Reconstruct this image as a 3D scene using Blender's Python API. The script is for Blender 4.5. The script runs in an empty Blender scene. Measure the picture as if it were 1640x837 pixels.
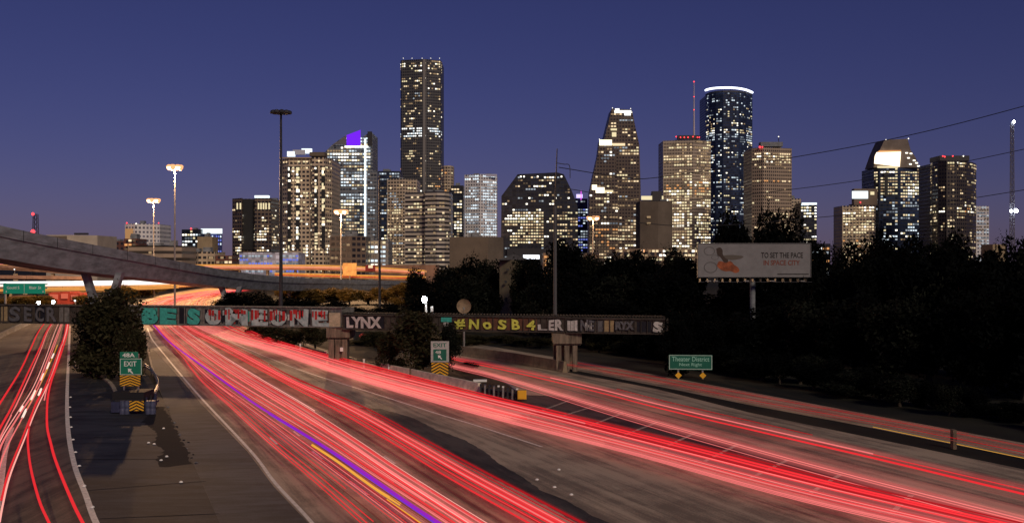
import bpy, bmesh, math, random
from mathutils import Vector, Matrix
R = math.radians
random.seed(7)
S = bpy.context.scene
C = S.collection

# ---------------------------------------------------------------- camera, sky, fill light, exposure
F, YH, H = 1640.0, 422.0, 13.0           # focal length in photograph pixels, horizon row, eye height in metres
cam = bpy.data.cameras.new('camera'); cam.sensor_width = 36; cam.lens = 36; cam.shift_y = 3.5 / 1640
cam.clip_start = 0.5; cam.clip_end = 20000
co = bpy.data.objects.new('camera', cam); C.objects.link(co)
co.location = (0, 0, H); co.rotation_euler = (R(90), 0, 0); S.camera = co
FILL_DIR = Vector((0.36, -0.84, 0.55)).normalized()
W_ = bpy.data.worlds.new('World'); S.world = W_; W_.use_nodes = True
nt = W_.node_tree; bg = nt.nodes['Background']
sky = nt.nodes.new('ShaderNodeTexSky'); sky.sky_type = 'NISHITA'; sky.sun_disc = False
sky.sun_elevation = math.asin(FILL_DIR.z); sky.sun_rotation = math.atan2(FILL_DIR.x, FILL_DIR.y)
sky.air_density = 1.0; sky.dust_density = 0.3; sky.ozone_density = 3.0
mx = nt.nodes.new('ShaderNodeMix'); mx.data_type = 'RGBA'; mx.blend_type = 'MULTIPLY'; mx.inputs[0].default_value = 1
nt.links.new(sky.outputs[0], mx.inputs[6]); mx.inputs[7].default_value = (0.75, 0.56, 1.20, 1)
nt.links.new(mx.outputs[2], bg.inputs[0]); bg.inputs[1].default_value = 0.0185
sl = bpy.data.lights.new('fill_sun', 'SUN'); sl.energy = 1.5; sl.angle = R(14); sl.color = (1.0, 0.79, 0.59)  # added fill standing in for road lighting out of frame, no real sun
so = bpy.data.objects.new('fill_sun', sl); C.objects.link(so); so.rotation_euler = FILL_DIR.to_track_quat('Z', 'Y').to_euler()
S.view_settings.view_transform = 'Standard'; S.view_settings.look = 'None'
S.view_settings.exposure = 0.0; S.view_settings.gamma = 1.0; S.view_settings.use_curve_mapping = False
S.cycles.max_bounces = 4; S.cycles.transparent_max_bounces = 48; S.cycles.diffuse_bounces = 2; S.cycles.glossy_bounces = 2; S.cycles.use_denoising = True
S.cycles.sample_clamp_indirect = 4

# ---------------------------------------------------------------- helpers
def P(px, py, z=0.0):
    d = (H - z) * F / (py - YH)
    return Vector(((px - 820) / F * d, d, z))
def Q(px, py, d): return Vector(((px - 820) / F * d, d, H - (py - YH) / F * d))
def X(px, d): return (px - 820) / F * d
def Zt(py, d): return H - (py - YH) / F * d
def smooth(pts, n=6):
    pts = [Vector(p) for p in pts]
    if len(pts) < 3: return pts
    q = [2 * pts[0] - pts[1]] + pts + [2 * pts[-1] - pts[-2]]
    out = []
    for i in range(1, len(q) - 2):
        a, b, c, d = q[i-1], q[i], q[i+1], q[i+2]
        for k in range(n):
            t = k / n
            out.append(0.5 * ((2*b) + (c-a)*t + (2*a-5*b+4*c-d)*t*t + (3*b-a-3*c+d)*t**3))
    out.append(pts[-1]); return out
def sm2(pts, n=6): return [(v.x, v.y) for v in smooth([Vector((a, b, 0)) for a, b in pts], n)]

class MB:
    def __init__(s): s.v = []; s.f = []; s.uv = []; s.o = Vector((0, 0, 0))
    def quad(s, a, b, c, d, uv=None):
        i = len(s.v); s.v += [Vector(a), Vector(b), Vector(c), Vector(d)]; s.f.append((i, i+1, i+2, i+3)); s.uv.append(uv)
    def poly(s, pts):
        i = len(s.v); s.v += [Vector(p) for p in pts]; s.f.append(tuple(range(i, i + len(pts)))); s.uv.append(None)
    def box(s, x0, x1, y0, y1, z0, z1): s.frame(Vector((x0, y0, z0)), Vector((x1-x0, 0, 0)), Vector((0, y1-y0, 0)), Vector((0, 0, z1-z0)))
    def frame(s, o, a, b, c):
        i = len(s.v); s.v += [o, o+a, o+a+b, o+b, o+c, o+a+c, o+a+b+c, o+b+c]
        for f in ((3,2,1,0), (4,5,6,7), (0,1,5,4), (1,2,6,5), (2,3,7,6), (3,0,4,7)): s.f.append(tuple(i+k for k in f)); s.uv.append(None)
    def tube(s, pts, r, n=6, r2=None):
        pts = [Vector(p) for p in pts]; L = len(pts); i = len(s.v)
        for k, p in enumerate(pts):
            t = (pts[min(k+1, L-1)] - pts[max(k-1, 0)]).normalized()
            u = t.cross(Vector((0, 0, 1)))
            if u.length < 1e-3: u = Vector((1, 0, 0))
            u.normalize(); w = u.cross(t)
            rr = r if r2 is None else r + (r2 - r) * k / (L - 1)
            for j in range(n):
                a = 2 * math.pi * j / n; s.v.append(p + rr * (math.cos(a) * u + math.sin(a) * w))
        for k in range(L-1):
            for j in range(n):
                s.f.append((i+k*n+j, i+k*n+(j+1) % n, i+(k+1)*n+(j+1) % n, i+(k+1)*n+j)); s.uv.append(None)
        s.f.append(tuple(i+j for j in range(n))[::-1]); s.uv.append(None)
        s.f.append(tuple(i+(L-1)*n+j for j in range(n))); s.uv.append(None)
    def lathe(s, prof, cx, cy, n=16):
        i = len(s.v)
        for (r, z) in prof:
            for j in range(n):
                a = 2*math.pi*j/n; s.v.append(Vector((cx+r*math.cos(a), cy+r*math.sin(a), z)))
        for k in range(len(prof)-1):
            for j in range(n):
                s.f.append((i+k*n+j, i+k*n+(j+1) % n, i+(k+1)*n+(j+1) % n, i+(k+1)*n+j)); s.uv.append(None)
        s.f.append(tuple(i+j for j in range(n))[::-1]); s.uv.append(None)
        s.f.append(tuple(i+(len(prof)-1)*n+j for j in range(n))); s.uv.append(None)
    def prism(s, pts, z0, z1):
        n = len(pts); i = len(s.v)
        s.v += [Vector((p[0], p[1], z0)) for p in pts] + [Vector((p[0], p[1], z1)) for p in pts]
        for k in range(n): s.f.append((i+k, i+(k+1) % n, i+n+(k+1) % n, i+n+k)); s.uv.append(None)
        s.f.append(tuple(range(i, i+n))[::-1]); s.uv.append(None); s.f.append(tuple(range(i+n, i+2*n))); s.uv.append(None)
    def build(s, name, m, parent=None, smooth_=False, origin=None):
        root = parent
        while root is not None and root.parent is not None: root = root.parent
        o = Vector(root.location) if root is not None else (Vector(origin) if origin is not None else Vector((0, 0, 0)))
        me = bpy.data.meshes.new(name)
        me.from_pydata([v - o for v in s.v], [], s.f)
        if any(u is not None for u in s.uv):
            ul = me.uv_layers.new(name='UVMap')
            for p, u in zip(me.polygons, s.uv):
                if u is not None:
                    for k, li in enumerate(p.loop_indices): ul.data[li].uv = u[k]
        if m is not None:
            for mm in (m if isinstance(m, list) else [m]): me.materials.append(mm)
        if smooth_: me.polygons.foreach_set('use_smooth', [True]*len(me.polygons))
        me.update()
        ob = bpy.data.objects.new(name, me); C.objects.link(ob)
        if root is None: ob.location = o
        if parent is not None: ob.parent = parent
        return ob
def empty(name, loc, label, cat, group=None):
    o = bpy.data.objects.new(name, None); C.objects.link(o); o.location = loc; o.empty_display_size = 0.5
    return tag(o, label, cat, group)
def tag(o, label, cat, group=None, kind=None):
    if label: o['label'] = label
    if cat: o['category'] = cat
    if group: o['group'] = group
    if kind: o['kind'] = kind
    return o
def struct(o): o['kind'] = 'structure'; return o
def copy_tree(o, parent=None):
    c = o.copy(); C.objects.link(c)
    if parent is not None: c.parent = parent
    for ch in [x for x in o.children]: copy_tree(ch, c)
    return c

# ---------------------------------------------------------------- materials
MATS = {}
def mat(name, col, rough=0.8, var=0.0, scale=1.0, bump=0.0, metal=0.0, col2=None, spec=0.3, stretch=None):
    if name in MATS: return MATS[name]
    m = bpy.data.materials.new(name); m.use_nodes = True; n = m.node_tree; b = n.nodes['Principled BSDF']
    b.inputs['Base Color'].default_value = (*col, 1); b.inputs['Roughness'].default_value = rough
    b.inputs['Metallic'].default_value = metal; b.inputs['Specular IOR Level'].default_value = spec
    if var or bump or col2:
        g = n.nodes.new('ShaderNodeTexCoord'); mp = n.nodes.new('ShaderNodeMapping')
        n.links.new(g.outputs['Object'], mp.inputs[0])
        if stretch: mp.inputs['Scale'].default_value = stretch
        t = n.nodes.new('ShaderNodeTexNoise'); t.inputs['Scale'].default_value = scale; t.inputs['Detail'].default_value = 8; t.inputs['Roughness'].default_value = 0.65
        n.links.new(mp.outputs[0], t.inputs['Vector'])
        r = n.nodes.new('ShaderNodeValToRGB'); r.color_ramp.elements[0].position = 0.35; r.color_ramp.elements[1].position = 0.65
        c2 = col2 or tuple(min(1, c*(1+var)) for c in col); c1 = col if col2 else tuple(c*(1-var) for c in col)
        r.color_ramp.elements[0].color = (*c1, 1); r.color_ramp.elements[1].color = (*c2, 1)
        n.links.new(t.outputs[0], r.inputs[0]); n.links.new(r.outputs[0], b.inputs['Base Color'])
        if bump:
            bp = n.nodes.new('ShaderNodeBump'); bp.inputs['Strength'].default_value = bump; bp.inputs['Distance'].default_value = 0.05
            n.links.new(t.outputs[0], bp.inputs['Height']); n.links.new(bp.outputs[0], b.inputs['Normal'])
    MATS[name] = m; return m
def emit(name, col, st=1.0, sample='NONE'):
    if name in MATS: return MATS[name]
    m = bpy.data.materials.new(name); m.use_nodes = True; n = m.node_tree; n.nodes.clear()
    e = n.nodes.new('ShaderNodeEmission'); o = n.nodes.new('ShaderNodeOutputMaterial')
    e.inputs[0].default_value = (*col, 1); e.inputs[1].default_value = st; n.links.new(e.outputs[0], o.inputs[0])
    m.cycles.emission_sampling = sample; MATS[name] = m; return m
def pavement(name, c1, c2, worn, sx=0.05, joint=0.0):
    m = bpy.data.materials.new(name); m.use_nodes = True; n = m.node_tree; b = n.nodes['Principled BSDF']; L = n.links.new
    g = n.nodes.new('ShaderNodeTexCoord')
    big = n.nodes.new('ShaderNodeTexNoise'); big.inputs['Scale'].default_value = 0.09; big.inputs['Detail'].default_value = 10; big.inputs['Roughness'].default_value = .7
    L(g.outputs['Object'], big.inputs['Vector'])
    mp = n.nodes.new('ShaderNodeMapping'); mp.inputs['Scale'].default_value = (1.0, sx, 1)
    vr = n.nodes.new('ShaderNodeVectorRotate'); vr.rotation_type = 'Z_AXIS'; vr.inputs['Angle'].default_value = R(worn); L(g.outputs['Object'], vr.inputs['Vector']); L(vr.outputs[0], mp.inputs[0])
    st = n.nodes.new('ShaderNodeTexNoise'); st.inputs['Scale'].default_value = 1.1; st.inputs['Detail'].default_value = 7; st.inputs['Roughness'].default_value = .7
    L(mp.outputs[0], st.inputs['Vector'])
    fine = n.nodes.new('ShaderNodeTexNoise'); fine.inputs['Scale'].default_value = 9; fine.inputs['Detail'].default_value = 6
    L(g.outputs['Object'], fine.inputs['Vector'])
    a = n.nodes.new('ShaderNodeMath'); a.operation = 'MULTIPLY_ADD'; L(st.outputs[0], a.inputs[0]); a.inputs[1].default_value = 1.1; L(big.outputs[0], a.inputs[2])
    a2 = n.nodes.new('ShaderNodeMath'); a2.operation = 'MULTIPLY_ADD'; L(fine.outputs[0], a2.inputs[0]); a2.inputs[1].default_value = 0.35; L(a.outputs[0], a2.inputs[2])
    r = n.nodes.new('ShaderNodeValToRGB'); r.color_ramp.elements[0].position = 0.88/1.0*1.0 - .05; r.color_ramp.elements[1].position = 1.0
    mr = n.nodes.new('ShaderNodeMapRange'); mr.inputs[1].default_value = 0.98; mr.inputs[2].default_value = 1.46; L(a2.outputs[0], mr.inputs[0])
    r.color_ramp.elements[0].position = 0.25; r.color_ramp.elements[1].position = 0.75
    r.color_ramp.elements[0].color = (*c1, 1); r.color_ramp.elements[1].color = (*c2, 1)
    L(mr.outputs[0], r.inputs[0]); L(r.outputs[0], b.inputs['Base Color'])
    b.inputs['Roughness'].default_value = 0.75
    bp = n.nodes.new('ShaderNodeBump'); bp.inputs['Strength'].default_value = .3; bp.inputs['Distance'].default_value = .03; L(fine.outputs[0], bp.inputs['Height']); L(bp.outputs[0], b.inputs['Normal'])
    MATS[name] = m; return m
def facade(name, wall, glass, cw, fh, fx=.3, fz=.45, rough=.6, gmetal=.0):
    """wall with a grid of unlit window panes; UVs are metres"""
    if name in MATS: return MATS[name]
    m = bpy.data.materials.new(name); m.use_nodes = True; n = m.node_tree; b = n.nodes['Principled BSDF']; L = n.links.new
    uv = n.nodes.new('ShaderNodeUVMap'); sp = n.nodes.new('ShaderNodeSeparateXYZ'); L(uv.outputs[0], sp.inputs[0])
    def cell(o, w, frac):
        d = n.nodes.new('ShaderNodeMath'); d.operation = 'DIVIDE'; L(o, d.inputs[0]); d.inputs[1].default_value = w
        f = n.nodes.new('ShaderNodeMath'); f.operation = 'FRACT'; L(d.outputs[0], f.inputs[0])
        g = n.nodes.new('ShaderNodeMath'); g.operation = 'GREATER_THAN'; L(f.outputs[0], g.inputs[0]); g.inputs[1].default_value = frac
        return g.outputs[0], d.outputs[0]
    gx, dx = cell(sp.outputs[0], cw, fx); gz, dz = cell(sp.outputs[1], fh, fz)
    mu = n.nodes.new('ShaderNodeMath'); mu.operation = 'MULTIPLY'; L(gx, mu.inputs[0]); L(gz, mu.inputs[1])
    fl = n.nodes.new('ShaderNodeVectorMath'); fl.operation = 'FLOOR'; cb = n.nodes.new('ShaderNodeCombineXYZ'); L(dx, cb.inputs[0]); L(dz, cb.inputs[1]); L(cb.outputs[0], fl.inputs[0])
    wn = n.nodes.new('ShaderNodeTexWhiteNoise'); wn.noise_dimensions = '2D'; L(fl.outputs[0], wn.inputs[0])
    gl = n.nodes.new('ShaderNodeMix'); gl.data_type = 'RGBA'; gl.inputs[6].default_value = (*[c*.45 for c in glass], 1); gl.inputs[7].default_value = (*[c*1.6 for c in glass], 1); L(wn.outputs[0], gl.inputs[0])
    ns = n.nodes.new('ShaderNodeTexNoise'); ns.inputs['Scale'].default_value = .06; ns.inputs['Detail'].default_value = 6; L(uv.outputs[0], ns.inputs['Vector'])
    wl = n.nodes.new('ShaderNodeMix'); wl.data_type = 'RGBA'; wl.inputs[6].default_value = (*[c*.6 for c in wall], 1); wl.inputs[7].default_value = (*[min(1, c*1.4) for c in wall], 1); L(ns.outputs[0], wl.inputs[0])
    mi = n.nodes.new('ShaderNodeMix'); mi.data_type = 'RGBA'; L(mu.outputs[0], mi.inputs[0]); L(wl.outputs[2], mi.inputs[6]); L(gl.outputs[2], mi.inputs[7])
    L(mi.outputs[2], b.inputs['Base Color'])
    rg = n.nodes.new('ShaderNodeMapRange'); L(mu.outputs[0], rg.inputs[0]); rg.inputs[3].default_value = rough; rg.inputs[4].default_value = .25; L(rg.outputs[0], b.inputs['Roughness'])
    MATS[name] = m; return m

M_ground = mat('dark_grass', (.007, .008, .005), .95, .5, .25, .5)
M_conc = mat('warm_concrete', (.27, .23, .18), .8, .35, .8, .2)
M_concd = mat('grey_concrete', (.185, .205, .225), .85, .35, .35, .2, stretch=(1, 1, 3))
M_barrier = mat('barrier_concrete', (.15, .115, .08), .8, .35, .7, .2)
M_white = mat('white_paint', (.75, .72, .64), .6, .25, 3)
M_faded = mat('faded_paint', (.30, .28, .24), .7, .4, 2)
M_yell = mat('yellow_line_paint', (.55, .45, .18), .6, .3, 2)
M_steel = mat('dark_steel', (.05, .05, .055), .5, .3, 2, metal=.4)
M_galv = mat('galvanised_steel', (.30, .29, .28), .45, .2, 3, metal=.6)
M_black = mat('black_rubber', (.015, .015, .018), .7)
M_green = mat('sign_green', (.012, .20, .12), .5, .1, 3)
M_greend = mat('sign_green_dim', (.012, .13, .085), .5, .1, 3)
M_signw = mat('sign_white', (.80, .82, .78), .5)
M_amber = mat('reflective_yellow', (.85, .45, .03), .5)
M_bark = mat('bark', (.05, .04, .03), .9, .4, 4, .6)
M_tar = mat('tar', (.006, .006, .007), .9, .3, .6, .6)

# ---------------------------------------------------------------- ground and roads
m = MB(); m.quad((-9000, -300, -.03), (9000, -300, -.03), (9000, 16000, -.03), (-9000, 16000, -.03))
struct(m.build('ground', M_ground))
LV = [0.0]
def sheet(name, pix, m_, z=None, kind=True, dz=.004, rag=0):
    z = z if z is not None else 0
    pts = [P(a, b, 0) for a, b in pix]
    if rag:
        rg = random.Random(8); o_ = []
        for i in range(len(pts)):
            a, b = pts[i], pts[(i+1) % len(pts)]; n_ = max(1, int((b-a).length/.45))
            for k in range(n_):
                q = a.lerp(b, k/n_); o_.append(q + Vector((rg.uniform(-rag, rag), rg.uniform(-rag, rag)*1.6, 0)))
        pts = o_
    bm = bmesh.new(); vs = [bm.verts.new((p.x, p.y, z)) for p in pts]; f = bm.faces.new(vs)
    bmesh.ops.triangulate(bm, faces=[f]); bm.normal_update()
    for ff in bm.faces:
        if ff.normal.z < 0: ff.normal_flip()
    me = bpy.data.meshes.new(name); bm.to_mesh(me); bm.free(); me.materials.append(m_)
    o = bpy.data.objects.new(name, me); C.objects.link(o)
    if kind: struct(o)
    return o
PAV = pavement('road_concrete', (.17, .135, .098), (.43, .345, .25), -23, .05)
PAVB = pavement('road_concrete_right', (.14, .12, .088), (.42, .34, .24), -26, .04)
RAMP = pavement('ramp_asphalt', (.045, .036, .028), (.14, .11, .082), 0, .05)
GORE = pavement('dark_gore_asphalt', (.002, .003, .005), (.030, .034, .042), 90, .16)
SHLD = pavement('shoulder_asphalt', (.025, .025, .026), (.062, .066, .078), 80, .2)
DARK = pavement('dark_asphalt', (.007, .008, .009), (.060, .054, .048), -23, .12)

# main freeway: one slab of concrete from the near edge to the far barrier
left_edge = sm2([(620, 1500), (430, 1000), (352, 837), (318, 760), (284, 690), (262, 640), (243, 590), (233, 548), (222, 515), (208, 492), (232, 480), (275, 469), (330, 461), (400, 456.5), (520, 453)])
isl_near = [(370, 500), (420, 524), (500, 553), (600, 582), (664, 600), (765, 622), (838, 636)]
right_far = [(520, 455), (410, 460), (362, 468), (350, 480), (356, 492)]
isl_far = [(838, 630), (800, 608), (765, 592), (730, 578)]
far_edge = [(700, 560), (728, 566), (880, 590), (1050, 622), (1200, 660), (1398, 701), (1640, 751), (2100, 846), (3600, 1560)]
sheet('freeway', left_edge + right_far + isl_near + isl_far + far_edge, PAV)
sheet('frontage_road', [(690, 556), (728, 563), (880, 585), (981, 604), (1073, 622), (1200, 648), (1398, 685), (1640, 734), (2100, 828), (3400, 1100), (3400, 1000), (2100, 796), (1640, 709), (1398, 664), (1200, 627), (1073, 604), (981, 587), (880, 570), (760, 550)], PAVB, .003)
ramp_r = sm2([(215, 960), (155, 837), (137, 791), (119, 743), (110, 687), (108, 630), (111, 560), (113, 520), (112, 500), (118, 480)])
sheet('exit_ramp', [(-700, 1100), (215, 1100)] + ramp_r + [(60, 490), (30, 520), (-30, 552), (-200, 640), (-700, 800)], RAMP)
gore_l = [(215, 1100)] + ramp_r[:-6]
gore = [(112, 548), (150, 590), (236, 600), (262, 640), (284, 690), (318, 760), (352, 837), (430, 1000), (470, 1100)]
sheet('gore_pavement', sm2([(230, 960), (157, 837), (139, 791), (121, 743), (112, 687), (110, 630), (112, 585)], 4) + gore[1:], GORE, .004)
sheet('road_shoulder', sm2([(352, 837), (318, 760), (284, 690), (262, 640), (246, 590), (238, 556)], 4) + [(247, 560), (288, 605), (322, 646), (396, 722), (438, 778), (494, 837), (660, 1050), (450, 1050)], SHLD, .004)
# dark spilled tar patch beside the crash cushion
sheet('tar_patch', [(245, 652), (262, 650), (284, 690), (300, 722), (306, 742), (258, 748), (250, 735), (262, 722), (244, 708), (254, 694), (226, 676)], M_tar, .009, rag=.16)
sheet('road_patch', [(575, 652), (610, 654), (660, 668), (700, 688), (745, 704), (775, 722), (800, 742), (835, 762), (868, 786), (905, 800), (950, 826), (1000, 845), (1070, 895), (1010, 890), (926, 837), (831, 786), (707, 724), (640, 690)], DARK, .004, rag=.05)
hz = [(838, 632), (900, 634), (960, 645), (1100, 683), (1300, 740), (1500, 790), (1700, 845), (1900, 893), (1700, 893), (1450, 833), (1300, 796), (1130, 744), (980, 702), (860, 664), (760, 634)]
sheet('painted_gore', hz, DARK, .004)

def stripe(name, pix, w, m_, label, cat='road marking', group=None, z=.012, n=5, w2=None):
    pts = smooth([P(a, b, 0) for a, b in pix], n); mb = MB()
    for i in range(len(pts)-1):
        a, b = pts[i], pts[i+1]; t = (b-a).normalized(); u = Vector((t.y, -t.x, 0)) * w/2
        a2 = a + Vector((0, 0, z)); b2 = b + Vector((0, 0, z)); mb.quad(a2-u, a2+u, b2+u, b2-u)
    o = mb.build(name, m_); struct(o); return o
stripe('edge_line', [(560, 920), (500, 837), (440, 772), (400, 720), (325, 640), (290, 600), (262, 566), (243, 542), (236, 525)], .22, M_white, '')
stripe('lane_line', [(868, 715), (760, 680), (700, 662), (600, 630), (480, 592), (400, 560), (350, 538)], .22, M_white, '')
stripe('ramp_edge_line', [(215, 960), (154, 837), (137, 791), (119, 743), (109, 687), (107.5, 630), (110, 570), (112, 522)], .32, M_white, '')
stripe('ramp_lane_line', [(-10, 850), (3, 760), (8, 724), (19, 684)], .35, M_white, '')
stripe('gore_line', [(880, 632), (960, 648), (1100, 687), (1300, 744), (1500, 795), (1750, 857)], .18, M_faded, '')
stripe('gore_line', [(770, 632), (860, 660), (980, 698), (1130, 740), (1300, 790), (1450, 830), (1700, 890)], .18, M_faded, '')
for a in [((911, 641), (868, 657)), ((952, 650), (893, 668)), ((997, 661), (938, 684)), ((1052, 676), (990, 700)), ((1115, 692), (1055, 720)), ((1180, 712), (1125, 740)), ((1262, 736), (1200, 766)), ((1345, 760), (1296, 790)), ((1460, 792), (1425, 823))]:
    stripe('chevron_line', a, .3, M_faded, '')
for a in [((432, 700), (444, 711)), ((470, 690), (480, 698)), ((560, 770), (590, 792)), ((500, 722), (516, 735)), ((445, 668), (457, 678)), ((665, 768), (690, 786)), ((615, 730), (633, 742))]:
    stripe('dashed_lane_line', a, .18, M_white, '')
# joints between slabs of the dark gore
for a in [((112, 660), (262, 652)), ((118, 735), (300, 735)), ((135, 785), (330, 770)), ((150, 700), (285, 695)), ((160, 830), (350, 822))]:
    stripe('slab_joint', a, .12, M_tar, '', z=.010)

# ---------------------------------------------------------------- light trails (thin glowing tubes at lamp height)
TC = {'red': ((.80, .028, .035), 1.0), 'deep': ((.36, .008, .012), 1.0), 'pink': ((.90, .19, .18), 1.0), 'hot': ((1.0, .40, .34), 1.1),
      'white': ((1.0, .72, .60), 1.2), 'purple': ((.30, .010, .46), 1.0), 'amber': ((.80, .38, .035), 1.0), 'orange': ((1.0, .42, .10), 1.0), 'cool': ((1.0, .98, .92), 1.6), 'dim': ((.16, .035, .028), 1.0), 'blue': ((.20, .03, .60), 1.0)}
TM = {k: emit('light_' + k, c, s * (1.0), 'AUTO' if k in ('red', 'pink', 'hot', 'white', 'orange', 'cool') else 'NONE') for k, (c, s) in TC.items()}
NTR = [0]
def addmat(name, col, st):
    m = bpy.data.materials.new(name); m.use_nodes = True; n = m.node_tree; n.nodes.clear()
    e = n.nodes.new('ShaderNodeEmission'); t = n.nodes.new('ShaderNodeBsdfTransparent'); a = n.nodes.new('ShaderNodeAddShader'); o = n.nodes.new('ShaderNodeOutputMaterial')
    e.inputs[0].default_value = (*col, 1); e.inputs[1].default_value = st; n.links.new(e.outputs[0], a.inputs[0]); n.links.new(t.outputs[0], a.inputs[1]); n.links.new(a.outputs[0], o.inputs[0])
    m.cycles.emission_sampling = 'NONE'; return m
WASH = {'pink': addmat('glow_pink', (1.0, .11, .12), .027), 'pale': addmat('glow_pale', (1.0, .25, .21), .032), 'red': addmat('glow_red', (1.0, .025, .035), .032), 'deep': addmat('glow_deep', (1.0, .05, .04), .012), 'orange': addmat('glow_orange', (1.0, .42, .14), .09)}
TM.update({'~' + k: v for k, v in WASH.items()})
def trail(pix, col, r, z, label, group, n=5, name='light_trail', world=None):
    pts = smooth(world if world else [P(a, b, z) for a, b in pix], n)
    mb = MB(); mb.tube(pts, r, 4)
    mid = pts[len(pts)//2]; NTR[0] += 1
    return tag(mb.build(name, TM[col], origin=(mid.x, mid.y, 0)), label, 'light trail', group)
def bundle(L, Rr, n, pal, label, group, z=(.6, 1.0), r=(.03, .07), jit=.5, lo=0, hi=1, part=.25, zr=.8):
    rng = random.Random(len(label) * 31 + n)
    for i in range(n):
        u = lo + (hi-lo) * (i + .5 + rng.uniform(-jit, jit)) / n
        u2 = min(1, max(0, u + rng.uniform(-.06, .06)))
        zz = rng.uniform(*z); K = len(L); pts = []
        for k in range(K):
            w = u + (u2-u) * k/(K-1)
            pts.append(P(L[k][0] + (Rr[k][0]-L[k][0])*w, L[k][1] + (Rr[k][1]-L[k][1])*w, zr) + Vector((0, 0, zz - zr)))
        pts = smooth(pts, 6)
        if rng.random() < part:
            a = rng.randint(0, len(pts)//2); b = rng.randint(a + len(pts)//4, len(pts)); pts = pts[a:b] if b - a > 3 else pts
        c = pal[i % len(pal)] if pal[0][0] == '~' else rng.choice(pal)
        mb = MB(); mb.tube(pts, rng.uniform(*r), 4); mid = pts[len(pts)//2]; NTR[0] += 1
        side = [', left edge', ', left half', ', right half', ', right edge'][min(3, int(4*(i+.5)/n))] if n > 6 else ''
        tag(mb.build('light_trail', TM[c], origin=(mid.x, mid.y, 0)), (label[c.strip('~')] if isinstance(label, dict) else label) + side, 'light trail', group)
# stations far -> near, pixel coordinates of the ground under each trail
fA = [(345, 461), (255, 475), (214, 491)]
A_l = [(360, 462), (262, 475), (222, 491), (246, 520), (285, 562), (316, 604), (368, 652), (424, 705), (486, 757), (576, 837), (740, 980)]
A_pl = [(375, 462), (275, 475), (226, 491), (250, 520), (294, 562), (352, 604), (428, 652), (515, 705), (593, 757), (716, 837), (930, 980)]
A_mr = [(390, 462), (300, 475), (250, 491), (285, 520), (345, 562), (412, 604), (493, 652), (574, 705), (650, 757), (776, 837), (1010, 980)]
A_3l = [(390, 462), (300, 475), (250, 491), (285, 520), (362, 562), (441, 604), (531, 652), (622, 705), (706, 757), (848, 837), (1100, 980)]
A_3r = [(410, 462), (320, 475), (270, 491), (305, 520), (392, 562), (470, 604), (585, 652), (680, 702), (782, 757), (936, 837), (1220, 980)]
def lb(s): return {k: v + s for k, v in dict(red='red tail light streak', deep='dark red tail light streak', pink='pink tail light streak', hot='bright pink tail light streak', white='whitish light streak', dim='faint brownish red light streak', amber='amber light streak', orange='orange light streak', cool='white headlight streak', purple='purple light streak', blue='blue violet light streak', pale='soft pale pink light streak').items()}
G = 'light trails on the main freeway'
bundle(A_l, A_pl, 16, ['pink', 'red', 'red', 'dim', 'pink', 'deep'], lb(' in the left lane of the main freeway'), G, r=(.02, .04))
def lw(s): return {k: v + s for k, v in dict(pink='soft pink glow of merged lights', pale='soft pale glow of merged lights', red='soft red glow of merged lights', deep='faint red glow of merged lights', orange='soft orange glow of merged lights').items()}
bundle(A_l, A_pl, 14, ['~pink', '~pale', '~pale', '~deep'], lw(' in the left lane of the main freeway'), G, r=(.12, .24), part=.2)
bundle(A_pl, A_mr, 17, ['~pink', '~pale', '~red'], lw(' in the middle lane of the main freeway'), G, r=(.16, .3), part=.1)
bundle(A_3l, A_3r, 8, ['~red', '~pink', '~pale'], lw(' in the right lane of the main freeway'), G, r=(.16, .3), part=0)
bundle(A_pl, A_mr, 24, ['pink', 'red', 'red', 'pink', 'deep', 'red', 'deep', 'hot', 'red'], lb(' in the middle lane of the main freeway'), G, r=(.02, .045))
bundle(A_3l, A_3r, 16, ['red', 'red', 'deep', 'pink', 'deep', 'red'], lb(' in the right lane of the main freeway'), G, r=(.025, .055), part=.1)
B_l = [(395, 462), (305, 475), (262, 491), (306, 520), (350, 538), (430, 562), (520, 592), (610, 620), (700, 646), (800, 673), (998, 723), (1240, 790), (1465, 842), (1800, 915)]
B_m = [(405, 462), (325, 475), (300, 491), (345, 520), (395, 540), (470, 560), (560, 588), (650, 612), (740, 634), (860, 664), (1070, 718), (1300, 776), (1520, 828), (1850, 905)]
B_r = [(412, 462), (345, 475), (335, 491), (385, 520), (430, 540), (500, 562), (590, 584), (690, 610), (790, 636), (950, 674), (1150, 722), (1380, 780), (1640, 840), (1900, 900)]
bundle(B_l, B_m, 13, ['pink', 'red', 'red', 'pink', 'deep'], lb(' sweeping right past the painted gore'), G, r=(.02, .035), part=.3)
bundle(B_l, B_m, 15, ['~pink', '~pale', '~pink'], lw(' sweeping right past the painted gore'), G, r=(.18, .34), part=.05)
bundle([(a, (b + c) / 2) for (a, b), (_, c) in zip(B_l, B_m)][:10], B_m[:10], 12, ['~pale'], lw(' brightest under the railway bridge'), G, r=(.18, .34), part=.05)
bundle(B_m, B_r, 10, ['~red', '~red', '~deep'], lw(' along the edge of the painted gore'), G, r=(.14, .26), part=.1)
bundle(B_m, B_r, 14, ['red', 'deep', 'red', 'deep', 'pink'], lb(' along the edge of the painted gore'), G, r=(.025, .05), part=.3)
G = 'light trails on the far right roadway'
C1 = [(700, 562), (728, 570), (780, 580), (850, 594), (955, 617), (1060, 644), (1249, 688), (1398, 722), (1640, 777), (2000, 860)]
C1b = [(700, 565), (728, 575), (780, 586), (850, 602), (955, 627), (1060, 654), (1249, 698), (1398, 732), (1640, 790), (2000, 873)]
bundle(C1, C1b, 5, ['red', 'pink', 'red', 'deep'], lb(' on the far roadway beside its barrier'), G, r=(.025, .05), part=.1)
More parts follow.
